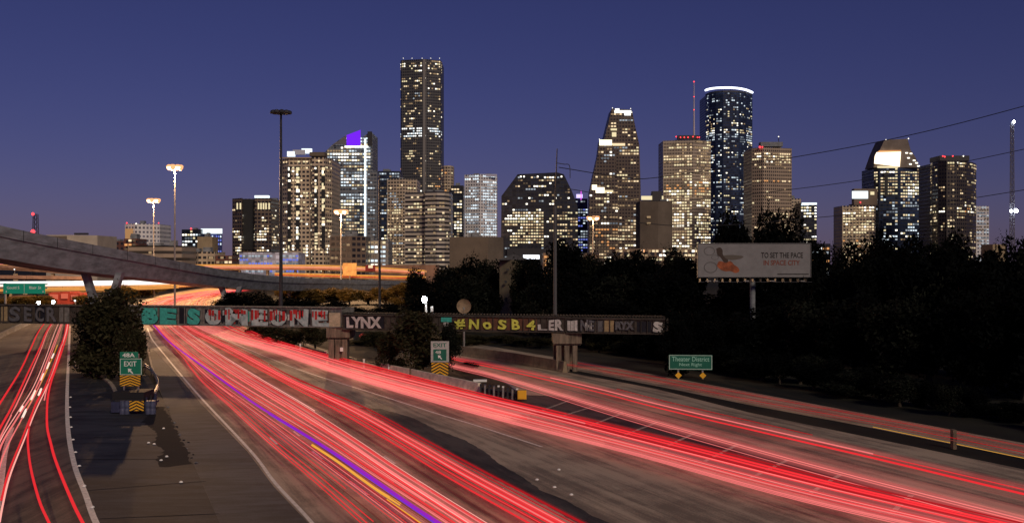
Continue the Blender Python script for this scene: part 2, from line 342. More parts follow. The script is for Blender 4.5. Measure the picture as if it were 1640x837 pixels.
C2 = [(700, 574), (728, 582), (780, 593), (850, 611), (955, 640), (1060, 668), (1249, 718), (1398, 757), (1640, 817), (2000, 905)]
C2b = [(700, 577), (728, 588), (780, 601), (850, 622), (955, 655), (1060, 686), (1249, 739), (1398, 779), (1640, 842), (2000, 935)]
bundle(C2, C2b, 4, ['pink', 'dim', 'pink'], lb(' on the near lane of the far roadway'), G, r=(.012, .022), part=.2)
bundle(C1, C1b, 5, ['~red', '~pink'], lw(' on the far roadway beside its barrier'), G, r=(.12, .22), part=0)
bundle(C2, C2b, 12, ['~pink', '~pale', '~deep', '~pale'], lw(' on the near lane of the far roadway'), G, r=(.14, .26), part=.1)
G = 'light trails on the frontage road'
D1 = [(900, 575), (981, 589), (1073, 606), (1200, 629), (1398, 666), (1640, 711), (2000, 783)]
D2 = [(900, 584),  (981, 599), (1073, 616), (1200, 643), (1398, 679), (1640, 728), (2000, 803)]
bundle(D1, D2, 6, ['dim', 'deep', 'dim'], lb(' on the frontage road behind the dark strip'), G, z=(.7, .9), r=(.02, .03), part=.2)
bundle(D1, D2, 4, ['~deep'], lw(' on the frontage road'), G, z=(.7, .9), r=(.14, .22), part=.1)
trail([(1398, 683), (1520, 708), (1640, 733), (1800, 765)], 'amber', .016, .3, 'thin amber light streak along the near edge of the frontage road', G)
G = 'light trails on the main freeway'
trail([(246, 520), (270, 546), (340, 597), (395, 637), (430, 660), (512, 710), (580, 754), (655, 806), (720, 848), (900, 965)], 'purple', .11, .9, 'wide purple light streak running down the main freeway', G)
trail([(430, 662), (512, 712), (580, 758), (655, 809), (710, 846), (880, 965)], 'blue', .05, 1.0, 'thin violet streak hugging the wide purple one', G)
trail([(500, 712), (540, 738), (600, 781), (640, 806)], 'amber', .09, .8, 'short amber light streak beside the wide purple one', G)
trail([(620, 800), (680, 842), (850, 960)], 'amber', .07, .6, 'amber light streak at the bottom edge left of the purple one', G)
for (a, b, c) in [((470, 612), (610, 662), (840, 775)), ((480, 606), (640, 680), (900, 812))]: pass
G = 'light trails on the exit ramp'
Ls = [([(90, 496), (66, 524), (50, 556), (33, 592), (0, 645), (-60, 740)], 'red', .10, 'red tail light streak leftmost on the exit ramp'),
      ([(98, 496), (78, 524), (64, 556), (45, 596), (22, 645), (0, 685), (-40, 760)], 'red', .09, 'second red tail light streak from the left on the exit ramp'),
      ([(100, 496), (80, 524), (67, 556), (50, 596), (26, 648), (2, 696), (-30, 770)], 'pink', .06, None),
      ([(106, 496), (95, 526), (78, 570), (58, 620), (30, 665), (2, 712), (-15, 770)], 'pink', .07, None),
      ([(107, 496), (97, 526), (81, 570), (62, 620), (36, 668), (8, 722), (-10, 780)], 'pink', .05, None),
      ([(104, 496), (90, 526), (74, 570), (54, 618), (28, 660), (0, 706), (-20, 770)], 'hot', .04, None),
      ([(102, 496), (86, 526), (70, 570), (50, 616), (24, 655), (0, 696), (-25, 760)], 'dim', .05, None),
      ([(110, 496), (107, 526), (93, 570), (78, 612), (58, 655), (40, 700), (18, 755), (6, 800), (-4, 860), (-10, 960)], 'hot', .05, 'bright pink streak curving to the bottom left corner of the exit ramp'),
      ([(110, 496), (106, 526), (90, 572), (75, 612), (54, 655), (36, 700), (14, 755), (2, 800)], 'red', .06, None),
      ([(111, 496), (109, 526), (98, 566), (80, 618), (75, 672), (82, 712), (92, 745), (116, 803), (137, 845), (180, 930)], 'red', .085, 'red streak swinging right down the exit ramp beside its white edge line'),
      ([(109, 496), (105, 526), (96, 566), (82, 605), (60, 640), (46, 685), (47, 735), (62, 798), (82, 845), (110, 930)], 'red', .07, 'red streak bending down the middle of the exit ramp'),
      ([(111, 500), (108, 526), (95, 566), (77, 616), (71, 640)], 'pink', .06, None)]
for p, c, r, l in Ls: trail(p, c, r, .75, l or 'pinkish light streak in the thick bundle on the exit ramp', G)
trail([(92, 552), (84, 572), (66, 612), (40, 660), (30, 680)], 'amber', .05, .7, 'amber light streak dotted with white flashes on the exit ramp', G)
for (a, b) in [((86, 566), (83, 573)), ((79, 580), (75, 590)), ((70, 598), (66, 608)), ((56, 625), (50, 639)), ((42, 655), (36, 668)), ((66, 622), (62, 632)), ((36, 650), (33, 658))]:
    trail([a, b], 'white', .10, .75, 'short white flash along the amber streak on the exit ramp', G)
# trails on the far bend, with wide glow tubes added to imitate orange lit pavement
FB1 = [(520, 455), (400, 457.8), (340, 461.5), (285, 469), (240, 480), (220, 491)]; FB2 = [(530, 457), (410, 460.3), (365, 466), (352, 474), (350, 483), (352, 493)]
bundle(FB1, FB2, 12, ['orange', 'pink', 'hot', 'amber'], lb(' on the far bend beyond the railway bridge'), 'light trails on the far bend', r=(.04, .09), z=(.6, .9), part=0)
bundle(FB1, FB2, 16, ['~orange', '~pink', '~orange', '~pale'], lw(' on the far bend beyond the railway bridge'), 'light trails on the far bend', r=(.5, .8), z=(.6, .9), part=0)

# ---------------------------------------------------------------- kerbs, barriers, studs
def wall_line(name, pix, h, w, m_, label, cat, n=5, topw=None, origin=None):
    pts = smooth([P(a, b, 0) for a, b in pix], n); mb = MB()
    tw = topw or w; N = len(pts); base = len(mb.v)
    for i, p in enumerate(pts):
        t = (pts[min(i+1, N-1)] - pts[max(i-1, 0)]).normalized(); u = Vector((t.y, -t.x, 0))
        prof = [(-w/2, -.03), (-w/2, .08), (-w/2*.75, .3 if h > .5 else h*.6), (-tw/2, h), (tw/2, h), (w/2*.75, .3 if h > .5 else h*.6), (w/2, .08), (w/2, -.03)]
        for (a, z) in prof: mb.v.append(p + u*a + Vector((0, 0, z)))
    for i in range(N-1):
        for j in range(7): mb.f.append((base+i*8+j, base+i*8+j+1, base+(i+1)*8+j+1, base+(i+1)*8+j)); mb.uv.append(None)
    mb.f.append(tuple(base+j for j in range(8))); mb.f.append(tuple(base+(N-1)*8+j for j in range(8))[::-1]); mb.uv += [None, None]
    mid = pts[N//2]
    return tag(mb.build(name, m_, origin=(mid.x, mid.y, 0)), label, cat)
wall_line('concrete_barrier', [(700, 560), (728, 567), (800, 577), (880, 591), (905, 596)], 1.3, .7, mat('tan_barrier', (.24, .19, .125), .8, .3, .8, .2), 'long tan concrete barrier running from the middle island to the second bridge pier', 'barrier', topw=.3)
stripe('yellow_edge_line', [(1100, 623), (1200, 646.5), (1398, 683), (1640, 731.5), (2100, 825)], .10, M_yell, '')
wall_line('concrete_barrier', [(612, 594), (664, 605), (715, 616), (768, 628)], .95, .7, mat('pale_barrier', (.75, .66, .52), .8, .3, .9, .2), 'short pale concrete barrier below the middle exit sign', 'barrier', topw=.3)
wall_line('concrete_barrier', [(110, 492), (40, 522), (-30, 556), (-200, 640)], .9, .6, M_concd, 'grey concrete barrier along the left side of the exit ramp', 'barrier', topw=.3)
bb = MB(); p = P(1527, 718); bb.box(p.x-.12, p.x+.12, p.y-.25, p.y+.25, 0, 1.35); tag(bb.build('marker_post', M_barrier, origin=p), 'square concrete post standing at the near edge of the frontage road', 'post')
wall_line('kerb', [(118, 580), (128, 592), (150, 598), (176, 614), (190, 640)], .18, .4, M_conc, 'worn kerb curving round the left tree', 'kerb')
wall_line('kerb', [(735, 580), (770, 596), (805, 610), (838, 634)], .15, .3, M_concd, 'dark kerb round the island of the middle exit sign', 'kerb')
def stud(px, py, label, s=.12):
    p = P(px, py); b = MB(); b.lathe([(s, .01), (s*.9, .05), (s*.5, .09)], p.x, p.y, 8)
    return tag(b.build('road_stud', M_signw, origin=(p.x, p.y, 0)), label, 'road stud', 'white road studs')
for a in [(113, 636), (112, 652), (113, 668), (114, 684), (117, 704), (121, 724), (127, 746), (135, 778), (148, 812)]:
    stud(*a, 'small white stud beside the curved edge line of the exit ramp')
for a in [(238, 709), (247, 711), (258, 737), (267, 731), (290, 772), (262, 686)]:
    stud(*a, 'small white stud lying near the tar patch')
for a in [(860, 768), (888, 780), (915, 792), (895, 752)]:
    stud(*a, 'small white stud on the dark road patch at the bottom')
# broken black rubble along the shoulder's edge
rng = random.Random(5)
for i in range(13):
    t = i/25; px = 268 + 95*t + rng.uniform(-4, 4); py = 650 + 190*t + rng.uniform(-4, 4)
    if i > 12: px = 1000; 
    if i > 12: px, py = 800 + (i-13)*14 + rng.uniform(-3, 3), 748 + (i-13)*8.2
    p = P(px, py); b = MB(); n = 6; rr = rng.uniform(.05, .13)
    prof = [(rr, 0), (rr*rng.uniform(.7, 1.1), rr*.35), (rr*.35, rr*rng.uniform(.5, .8))]; b.lathe(prof, p.x, p.y, n)
    for v in b.v: v.x += rng.uniform(-.08, .08)*rr*4; v.y += rng.uniform(-.08, .08)*rr*6
    tag(b.build('rubble_lump', M_tar if i % 3 else M_concd, origin=(p.x, p.y, 0)), 'broken lump of asphalt along the left shoulder edge' if i <= 12 else 'broken lump of asphalt at the edge of the dark road patch', 'rubble', 'asphalt rubble')

# guardrail with delineator posts along the far side of the main freeway
gr_pix = [(392, 522), (430, 541), (480, 558), (522, 571), (583, 585), (623, 594), (657, 601)]
pts = smooth([P(a, b) for a, b in gr_pix], 6)
g0 = empty('guardrail', pts[0], 'low steel guardrail along the far edge of the main freeway', 'guardrail')
b = MB()
for dz in (.5, .62): b.tube([p + Vector((0, 0, dz)) for p in pts], .06, 6)
b.frame(pts[0], Vector((.01, 0, 0)), Vector((0, .01, 0)), Vector((0, 0, .6))); b.build('rail', M_steel, g0)
for i in range(0, len(pts), 3):
    b = MB(); p = pts[i]; b.box(p.x-.06, p.x+.06, p.y+.05, p.y+.2, 0, .66); b.build('post', M_steel, g0)
for k, (px, py) in enumerate([(430, 545), (453, 553), (481, 562), (522, 575), (583, 589), (623, 597), (657, 606)]):
    p = P(px, py); b = MB(); b.box(p.x-.11, p.x+.11, p.y-.08, p.y+.08, 0, 1.05)
    b.box(p.x-.13, p.x+.13, p.y-.1, p.y+.1, 1.05, 1.12)
    tag(b.build('delineator_post', M_signw if k < 6 else M_barrier, origin=p), 'small white delineator post beside the main freeway guardrail' if k < 6 else 'tan delineator post at the end of the pale barrier', 'post', 'delineator posts' if k < 6 else None)

# ---------------------------------------------------------------- lettering
def glyphs(txt, offset=0.0):
    cu = bpy.data.curves.new('t', 'FONT'); cu.body = txt; cu.offset = offset; cu.align_x = 'LEFT'; cu.extrude = 0; cu.resolution_u = 3
    o = bpy.data.objects.new('t', cu); C.objects.link(o)
    dg = bpy.context.evaluated_depsgraph_get(); dg.update()
    me = bpy.data.meshes.new_from_object(o.evaluated_get(dg)); bpy.data.objects.remove(o); bpy.data.curves.remove(cu)
    return me
def letter(txt, a, b, zt, zb, m_, parent, name='lettering', out=.03, offset=.0):
    """flat lettering fitted into the rectangle from a to b (ground points), zb to zt"""
    me = glyphs(txt, offset); vs = [v.co.copy() for v in me.vertices]
    x0, x1 = min(v.x for v in vs), max(v.x for v in vs); y0, y1 = min(v.y for v in vs), max(v.y for v in vs)
    root = parent
    while root.parent: root = root.parent
    t = Vector((b.x-a.x, b.y-a.y, 0)); nrm = Vector((t.y, -t.x, 0)).normalized()
    for v, c in zip(me.vertices, vs):
        u = (c.x-x0)/(x1-x0); w = (c.y-y0)/(y1-y0)
        if name == 'graffiti_letter':
            ph = a.x*1.7 + len(txt); u += .035*math.sin(w*5 + ph)/len(txt) + .03*math.sin(ph*3)*(w-.5)/len(txt); w = w*(1 + .06*math.sin(ph*2+u*3)) - .03 + .02*math.sin(u*9+ph)
        q = Vector((a.x, a.y, 0)) + t*u + nrm*out; q.z = zb + (zt-zb)*w; v.co = q - Vector(root.location)
    me.materials.clear(); me.materials.append(m_); me.update()
    o = bpy.data.objects.new(name, me); C.objects.link(o); o.parent = parent; return o

# ---------------------------------------------------------------- railway bridge with painted girders
BA, BB = Vector((X(0, 141), 141, 0)), Vector((X(1060, 121), 121, 0))     # the straight line the girders follow
def BP(px, z=0):
    k = (px-820)/F; dv = BB - BA; t = (k*BA.y - BA.x)/(dv.x - k*dv.y); q = BA + dv*t; return Vector((q.x, q.y, z))
br = empty('railway_bridge', BP(540), 'old railway bridge with graffiti covered steel girders over the freeway', 'bridge')
M_gird = mat('weathered_girder', (.055, .045, .038), .8, .45, 1.2, .2)
M_girdw = mat('pale_girder_paint', (.15, .145, .135), .8, .4, 1.5, .2)
def girder(x0, x1, zt, zb, name, m_, depth=.5, step=9.6, back=4.2):
    a, b = BP(x0), BP(x1); t = (b-a); tn = t.normalized(); nr = Vector((tn.y, -tn.x, 0))
    g = MB()
    g.frame(a + Vector((0, 0, zb)), t, -nr*.10, Vector((0, 0, zt-zb)))
    g.frame(a + nr*.22 + Vector((0, 0, zt)), t, -nr*.55, Vector((0, 0, .12)))
    g.frame(a + nr*.22 + Vector((0, 0, zb-.12)), t, -nr*.55, Vector((0, 0, .12)))
    g.frame(a - nr*back + Vector((0, 0, zb)), t, -nr*.10, Vector((0, 0, zt-zb)))
    g.frame(a - nr*.4 + Vector((0, 0, zb + .3)), t, -nr*(back-.5), Vector((0, 0, .35)))
    o = g.build(name, m_, br)
    s = MB(); n = int((x1-x0)/step)
    for i in range(n+1):
        p = BP(x0 + (x1-x0)*i/n); s.frame(p + nr*.003 + Vector((0, 0, zb)), tn*.07, nr*.16, Vector((0, 0, zt-zb)))
    s.build('stiffener', m_, o)
    return o
g1 = girder(-120, 180, 7.25, 4.95, 'left_girder', M_gird); g1.name = 'girder'
g2 = girder(180, 547, 7.35, 5.0, 'girder', M_girdw)
g3 = girder(549, 905, 6.45, 4.78, 'girder', M_gird)
g4 = girder(907, 1066, 6.35, 4.75, 'girder', M_gird)
# sleepers and rails on top
b = MB()
for x in range(-110, 1066, 5):
    p = BP(x); zt = 7.37 if x < 547 else 6.47; b.box(p.x-.1, p.x+.1, p.y+.5, p.y+3.4, zt-.22 if x < 547 else zt+.1, zt-.02 if x < 547 else zt+.25)
b.build('sleepers', mat('tarred_sleeper', (.03, .025, .02), .9, .3, 3), br)
def paint(col, name, var=.25): return mat(name, col, .8, var, 2.5)
teal = paint((.055, .40, .34), 'teal_spray_paint'); palet = mat('pale_teal_paint', (.46, .56, .55), .8, .5, 1.6, col2=(.22, .33, .34))
redp = paint((.42, .025, .025), 'dark_red_spray_paint'); yelp = paint((.58, .60, .10), 'yellow_spray_paint'); whp = paint((.48, .47, .45), 'white_spray_paint')
grp = paint((.105, .105, .115), 'grey_spray_paint'); blk = paint((.012, .012, .02), 'black_spray_paint'); crm = paint((.42, .38, .26), 'cream_paint'); brp = paint((.12, .055, .035), 'rust_brown_paint'); tan = paint((.30, .22, .12), 'tan_paint')
def patch(x0, x1, zt, zb, m_, g, out=.006, name='painted_panel'):
    a, b_ = BP(x0), BP(x1); t = b_-a; nr = Vector((t.y, -t.x, 0)).normalized(); mb = MB()
    a = a+nr*out; b_ = b_+nr*out
    mb.quad(Vector((a.x, a.y, zb)), Vector((b_.x, b_.y, zb)), Vector((b_.x, b_.y, zt)), Vector((a.x, a.y, zt)))
    return mb.build(name, m_, g)
def bl(txt, x0, x1, zt, zb, m_, g, off=.03, out=.20):
    if zt - zb > 1: letter(txt, BP(x0-.7), BP(x1+1.1), zt+.02, zb-.07, blk, g, 'graffiti_letter', out-.012, off)
    return letter(txt, BP(x0), BP(x1), zt, zb, m_, g, 'graffiti_letter', out, off)
T1, B1 = 7.18, 5.12
for ch, x0, x1 in [('S', 16, 34), ('E', 40, 52), ('C', 58, 72), ('R', 76, 92)]: bl(ch, x0, x1, T1-.1, B1+.05, grp, g1)
patch(2, 12, T1, B1, tan, g1); patch(95, 112, T1, B1, M_girdw, g1); patch(56, 74, T1-.05, B1, blk, g1)
for ch, x0, x1 in [('B', 229, 254), ('E', 257, 284), ('S', 301, 322)]:
    bl(ch, x0, x1, T1, B1-.05, teal, g2, .07, .20)
for x0, x1 in [(227, 239), (241, 252), (257, 266)]: patch(x0, x1, T1-.03, B1-.03, teal, g2, .008)
patch(287, 298, T1, B1, blk, g2)
rs = random.Random(3)
for k in range(46):
    xa = 326 + rs.uniform(0, 196); hh = rs.uniform(.6, 1.9); zb_ = B1 + rs.uniform(0, max(0, 2-hh))
    patch(xa, xa + rs.uniform(1.5, 5), min(T1, zb_+hh), zb_, rs.choice([palet, palet, whp, redp, blk, teal]), g2, .01 + k*.0008)
for ch, x0, x1 in [('O', 330, 356), ('M', 362, 398), ('E', 404, 430), ('O', 434, 460), ('N', 465, 494), ('E', 500, 527)]:
    patch(x0-2, x1+2, T1-.1, B1+.1, blk if ch in 'ON' else brp, g2, .006)
    bl(ch, x0, x1, T1, B1-.05, palet, g2, .05, .19)
    # dark red dripping overpaint on the upper half of the letters
    for k in range(int((x1-x0)/5)):
        xa = x0 + 5*k + rs.uniform(-1, 1); h = rs.uniform(.5, 1.7)
        if rs.random() < .9: patch(xa, xa+rs.uniform(2, 5), T1-rs.uniform(.05, .3), max(B1, T1-h), redp, g2, .215 + k*.004)
patch(528, 546, T1-.4, B1-.1, crm, g2, .19); patch(533, 545, T1+.05, T1-.35, grp, g2)
T3, B3 = 6.35, 4.88
bl('LYNX', 556, 612, T3-.05, B3+.05, whp, g3, .05); patch(552, 616, T3, B3, blk, g3)
patch(707, 724, T3, T3-.55, teal, g3, .18); patch(711, 719, T3-.6, T3-1.1, whp, g3, .18)
patch(728, 860, T3, B3, brp, g3)
for ch, x0, x1 in [('#', 729, 746), ('N', 752, 768), ('o', 774, 788), ('S', 798, 812), ('B', 820, 833), ('4', 844, 858)]:
    bl(ch, x0, x1, T3-.1 - (.3 if ch == 'o' else 0), B3+.12, yelp, g3, .04)
bl('L', 862, 877, T3-.7, B3+.1, whp, g3, .02)
bl('E', 879, 888, T3-.1, B3+.1, whp, g3, .05); bl('R', 889, 903, T3-.1, B3+.1, whp, g3, .05)
bl('III', 909, 925, T3-.1, B3+.1, whp, g4, .06); bl('NE', 930, 952, T3-.1, B3+.1, grp, g4, .04); patch(955, 967, T3-.2, B3, grp, g4)
bl('M', 938, 948, T3-.4, B3+.2, whp, g4, .02)
patch(968, 983, T3, B3, tan, g4); bl('RYX', 986, 1016, T3-.15, B3+.3, grp, g4, .06); bl('S', 1046, 1062, T3-.1, B3+.05, whp, g4, .06); patch(1020, 1043, T3-.2, B3, blk, g4)
# piers
def pier(x0, x1, ztop, name, cols, m_, slim=.43):
    a, b_ = BP(x0), BP(x1); q = MB()
    q.box(a.x, b_.x, a.y-.3, a.y+4.6, ztop-1.25, ztop)
    w = (b_.x-a.x); o = None
    q.box(a.x+.15, b_.x-.1, a.y+.2, a.y+4.2, ztop-1.5, ztop-1.25)
    po = q.build('pier', m_, br)
    for i in range(cols):
        c = MB(); cx = a.x + .2 + (w-.5)*(i+.5)/cols; cw = (w-.5)/cols*slim
        c.box(cx-cw, cx+cw, a.y-.1, a.y+.9, -.03, ztop-1.48); c.build('pier_column', m_, po)
        c = MB(); cx -= .30; c.box(cx-cw*.8, cx+cw*.8, a.y+3.2, a.y+4.1, -.03, ztop-1.48); c.build('pier_column', m_, po)
    return po
pier(523, 559, 4.86, 'pier', 3, mat('pier_concrete', (.17, .135, .10), .85, .5, .9, .3, stretch=(3, 3, .5)))
pier(886, 932, 4.6, 'pier', 3, mat('pier_concrete', (.2, .2, .2)), .30)
b = MB(); p = BP(548, 2.2); b.box(p.x-.25, p.x+.15, p.y-.16, p.y-.12, 1.9, 2.4); b.build('notice', M_signw, br)

# ---------------------------------------------------------------- signs
M_post = M_galv
def arrow(c, s, ang, m_, parent, yoff):
    pts = [(-.1, -.5), (.1, -.5), (.1, .05), (.36, .05), (0, .5), (-.36, .05), (-.1, .05)]
    mb = MB(); ca, sa = math.cos(ang), math.sin(ang)
    mb.poly([Vector((c.x + s*(x*ca - y*sa), c.y - yoff, c.z + s*(x*sa + y*ca))) for x, y in pts]); return mb.build('arrow', m_, parent)
def chev(x0, x1, z0, z1, y, parent, n=3):
    b = MB(); b.box(x0, x1, y, y+.03, z0, z1); pb = b.build('chevron_board', M_black, parent)
    w = (x1-x0)/2; cx = (x0+x1)/2; h = z1-z0; mb = MB(); t = h/(n*2+1)*1.15; sl = h*.36
    for i in range(n+3):
        zc = z0 + (i*2)*t*.95 + .02*h - t*.3
        for s in (-1, 1):
            q = []
            za, zb_ = zc, zc - sl
            cl = lambda z: min(max(z, z0), z1)
            if cl(za+t) - cl(za) < .01 and cl(zb_+t) - cl(zb_) < .01: continue
            N = 5
            for k in range(N):
                u0, u1 = k/N, (k+1)/N
                def zz(u, o): return cl(za + (zb_-za)*u + o)
                a = Vector((cx+s*w*u0, y-.012, zz(u0, 0))); b2 = Vector((cx+s*w*u1, y-.012, zz(u1, 0))); c = Vector((cx+s*w*u1, y-.012, zz(u1, t))); d = Vector((cx+s*w*u0, y-.012, zz(u0, t)))
                if (d.z-a.z) < .01 and (c.z-b2.z) < .01: continue
                mb.quad(a, b2, c, d) if s > 0 else mb.quad(b2, a, d, c)
    if mb.v: mb.build('chevron_stripes', M_amber, pb)
    return pb
# left exit sign
d = 92.0
e1 = empty('exit_sign', (X(208, d), d, 0), 'green EXIT sign with 48A tab and chevron board in front of the left tree', 'road sign')
z = lambda py: Zt(py, d)
b = MB(); b.box(X(192, d), X(221, d), d, d+.04, z(573), z(563)); tb = b.build('number_tab', M_green, e1)
letter('48A', Vector((X(196, d), d, 0)), Vector((X(216, d), d, 0)), z(565), z(571.5), M_signw, tb, out=.012, offset=.02)
b = MB(); b.box(X(192, d), X(227.5, d), d-.03, d+.02, z(600), z(573.3)); mb_ = b.build('board', M_green, e1)
letter('EXIT', Vector((X(199, d), d, 0)), Vector((X(219, d), d, 0)), z(578), z(586), M_signw, mb_, out=.042, offset=.01)
arrow(Vector((X(209, d), d, z(593.5))), .62, R(45), M_signw, mb_, .042)
b = MB()
for (x0, x1, y0, y1) in [(192.6, 193.3, 599.5, 574), (226.2, 226.9, 599.5, 574), (193.3, 226.2, 574.6, 574), (193.3, 226.2, 599.5, 598.9)]: b.box(X(x0, d), X(x1, d), d-.042, d-.034, z(y0), z(y1))
b.build('border', M_signw, mb_)
chev(X(192, d), X(225, d), z(617.5), z(600.5), d, e1, 4)
for x in (198, 221):
    b = MB(); b.box(X(x, d)-.06, X(x, d)+.06, d+.05, d+.17, 0, z(566)); b.build('post', M_post, e1)
# crash cushion under it
d = 92.0
cc = empty('crash_cushion', (X(214, d), d-1.5, 0), 'dark crash cushion with a yellow chevron marker below the left exit sign', 'crash cushion')
for i in range(5):
    y = d - 3.2 + i*1.1; b = MB(); x0, x1 = X(200-i*1.5, d), X(240+i*.6, d)
    b.box(x0, x1, y, y+.25, .12, 1.0 + i*.06); b.box(x0+.1, x0+.25, y+.25, y+1.1, .3, .5); b.box(x1-.25, x1-.1, y+.25, y+1.1, .3, .5); b.build('diaphragm', M_steel if i % 2 else mat('faded_navy_plastic', (.035, .04, .09), .6, .3, 2), cc)
for x in (196, 203, 237, 244):
    b = MB(); b.lathe([(.26, 0), (.28, .3), (.24, .5), (.28, .7), (.24, 1.15)], X(x, d-3.4), d-3.3, 12); b.build('fender_tube', mat('blue_grey_plastic', (.07, .08, .14), .5, .3, 2), cc)
x0, x1 = X(209, d-3.6), X(232, d-3.6)
y = d-3.85; chev(x0, x1, .35, 1.2, y, cc, 3)
b = MB(); b.box(X(190, d), X(240, d), d-1.5, d+1.2, .9, 1.65); b.build('housing', M_black, cc)
# curved guardrail behind the crash cushion
pts = smooth([P(a, b_) for a, b_ in [(232, 592), (244, 602), (252, 618), (250, 634), (240, 650)]], 5)
g0 = empty('guardrail', pts[0], 'curved steel guardrail behind the left crash cushion', 'guardrail')
b = MB(); b.tube([p + Vector((0, 0, .72)) for p in pts], .09, 6); b.tube([p + Vector((0, 0, .5)) for p in pts], .09, 6); b.build('rail', M_galv, g0)
for i in range(0, len(pts), 4): b = MB(); p = pts[i]; b.box(p.x-.08, p.x+.08, p.y+.1, p.y+.25, 0, .8); b.build('post', M_galv, g0)
# middle exit sign
d = 117.0; z = lambda py: Zt(py, d)
e2 = empty('exit_sign', (X(705, d), d, 0), 'tall exit sign with white top plate and yellow chevrons on the middle island', 'road sign')
b = MB(); b.box(X(690, d), X(719, d), d+.02, d+.06, z(579.5), z(546)); bk = b.build('board', mat('grey_sign_plate', (.40, .42, .40), .6, .15, 3), e2)  # plate is a darker grey than the other sign faces
letter('EXIT', Vector((X(694, d), d+.02, 0)), Vector((X(715, d), d+.02, 0)), z(549), z(555.5), M_greend, bk, out=.012, offset=.02)
b = MB(); b.box(X(694, d), X(715, d), d-.01, d+.01, z(577), z(559)); mb_ = b.build('green_panel', M_greend, bk)
letter('48', Vector((X(697, d), d, 0)), Vector((X(706, d), d, 0)), z(561), z(566), M_signw, mb_, out=.022)
arrow(Vector((X(704.5, d), d, z(571.5))), .62, R(45), M_signw, mb_, .022)
chev(X(691, d), X(718, d), z(601), z(580.3), d, e2, 4)
for x in (696, 713): b = MB(); b.box(X(x, d)-.06, X(x, d)+.06, d+.08, d+.2, 0, z(547)); b.build('post', M_post, e2)
# crash cushion at the end of the pale barrier
a, b_ = P(770, 630), P(836, 641); t = (b_-a); N = 9
cc2 = empty('crash_cushion', (a+b_)/2, 'long ribbed dark crash cushion with a yellow end cap beside the painted gore', 'crash cushion')
b = MB(); b.frame(a + Vector((0, -.35, .15)), t, Vector((0, .7, 0)), Vector((0, 0, .45))); b.build('rail', M_steel, cc2)
for i in range(N):
    q = MB(); p = a + t*(i/N); q.box(p.x-.09, p.x+.09, p.y-.55, p.y+.55, .0, .95); q.build('diaphragm', M_galv if i % 2 else M_steel, cc2)
for i in (4, 5, 8): q = MB(); p = a + t*(i/N); q.box(p.x-.1, p.x+.1, p.y-.1, p.y+.1, .96, 1.1); q.build('reflector', M_signw, cc2)
q = MB(); p = b_; q.box(p.x-.42, p.x+.42, p.y-.5, p.y+.1, .18, 1.0); q.box(p.x-.36, p.x+.36, p.y-.56, p.y-.5, .25, .92); q.build('end_cap', M_amber, cc2)
q = MB(); p = P(772, 622); q.box(p.x-.9, p.x+.5, p.y-.3, p.y+.3, .75, .95); q.build('bracket', M_signw, cc2)
# Theater District sign
d = 115.0; z = lambda py: Zt(py, d)
e3 = empty('guide_sign', (X(1106, d), d, 0), 'wide green Theater District sign on two posts beside the frontage road', 'road sign')
xa, xb = X(1072, d), X(1141, d)
b = MB(); b.frame(Vector((xa, d+.4, z(592))), Vector((xb-xa, -.4, 0)), Vector((.004, .05, 0)), Vector((0, 0, z(568)-z(592)))); sb = b.build('board', M_greend, e3)
pa, pb2 = Vector((xa, d+.4, 0)), Vector((xb, d, 0))
letter('Theater District', pa.lerp(pb2, .07), pa.lerp(pb2, .93), z(571), z(578.5), mat('dim_sign_letter', (.30, .62, .50), .5), sb, out=.012, offset=.01)
letter('Next Right', pa.lerp(pb2, .24), pa.lerp(pb2, .76), z(581), z(587.5), MATS['dim_sign_letter'], sb, out=.012, offset=.01)
b = MB(); dn = (pb2-pa)
def fr(u0, u1, y0, y1):
    o = pa + dn*u0; o.z = z(y0); b.frame(o + Vector((0, -.012, 0)), dn*(u1-u0), Vector((0, .01, 0)), Vector((0, 0, z(y1)-z(y0))))
fr(.008, .022, 591.4, 568.6); fr(.978, .992, 591.4, 568.6); fr(.022, .978, 569.4, 568.6); fr(.022, .978, 591.4, 590.4)
b.build('border', mat('sign_border', (.5, .62, .56), .5), sb)
for u in (.22, .78):
    q = MB(); p = pa.lerp(pb2, u); q.box(p.x-.09, p.x+.09, p.y+.08, p.y+.26, 0, z(570)); q.build('post', M_galv, e3)
    q = MB(); s = .38; q.poly([(p.x-s, p.y-.05, z(601)), (p.x, p.y-.05, z(601)-s), (p.x+s, p.y-.05, z(601)), (p.x, p.y-.05, z(601)+s)]); q.poly([(p.x-s, p.y-.02, z(601)), (p.x, p.y-.02, z(601)+s), (p.x+s, p.y-.02, z(601)), (p.x, p.y-.02, z(601)-s)]); q.build('diamond_marker', M_amber, e3)
# overhead green sign far left
d = 260.0; z = lambda py: Zt(py, d)
e4 = empty('gantry_sign', (X(6, d), d, 0), 'long green overhead sign with two street names at the far left', 'road sign')
lit_green = emit('lit_sign_green', (.02, .38, .25), 1.0)
b = MB(); b.box(X(5, d), X(72, d), d, d+.15, z(470), z(453.5)); sb = b.build('board', mat('gantry_green', (.015, .42, .28), .5), e4)
letter('Gould S', Vector((X(11, d), d, 0)), Vector((X(31, d), d, 0)), z(458), z(462.5), M_signw, sb, out=.03, offset=.01)
letter('Blair St', Vector((X(47, d), d, 0)), Vector((X(66, d), d, 0)), z(458), z(462.5), M_signw, sb, out=.03, offset=.01)
for xx in (10, 69): arrow(Vector((X(xx, d), d, z(466.5))), .55, R(180), M_signw, sb, .03)
b = MB(); b.box(X(38.5, d), X(39, d), d-.03, d-.01, z(469), z(454.5)); b.build('divider', M_signw, sb)
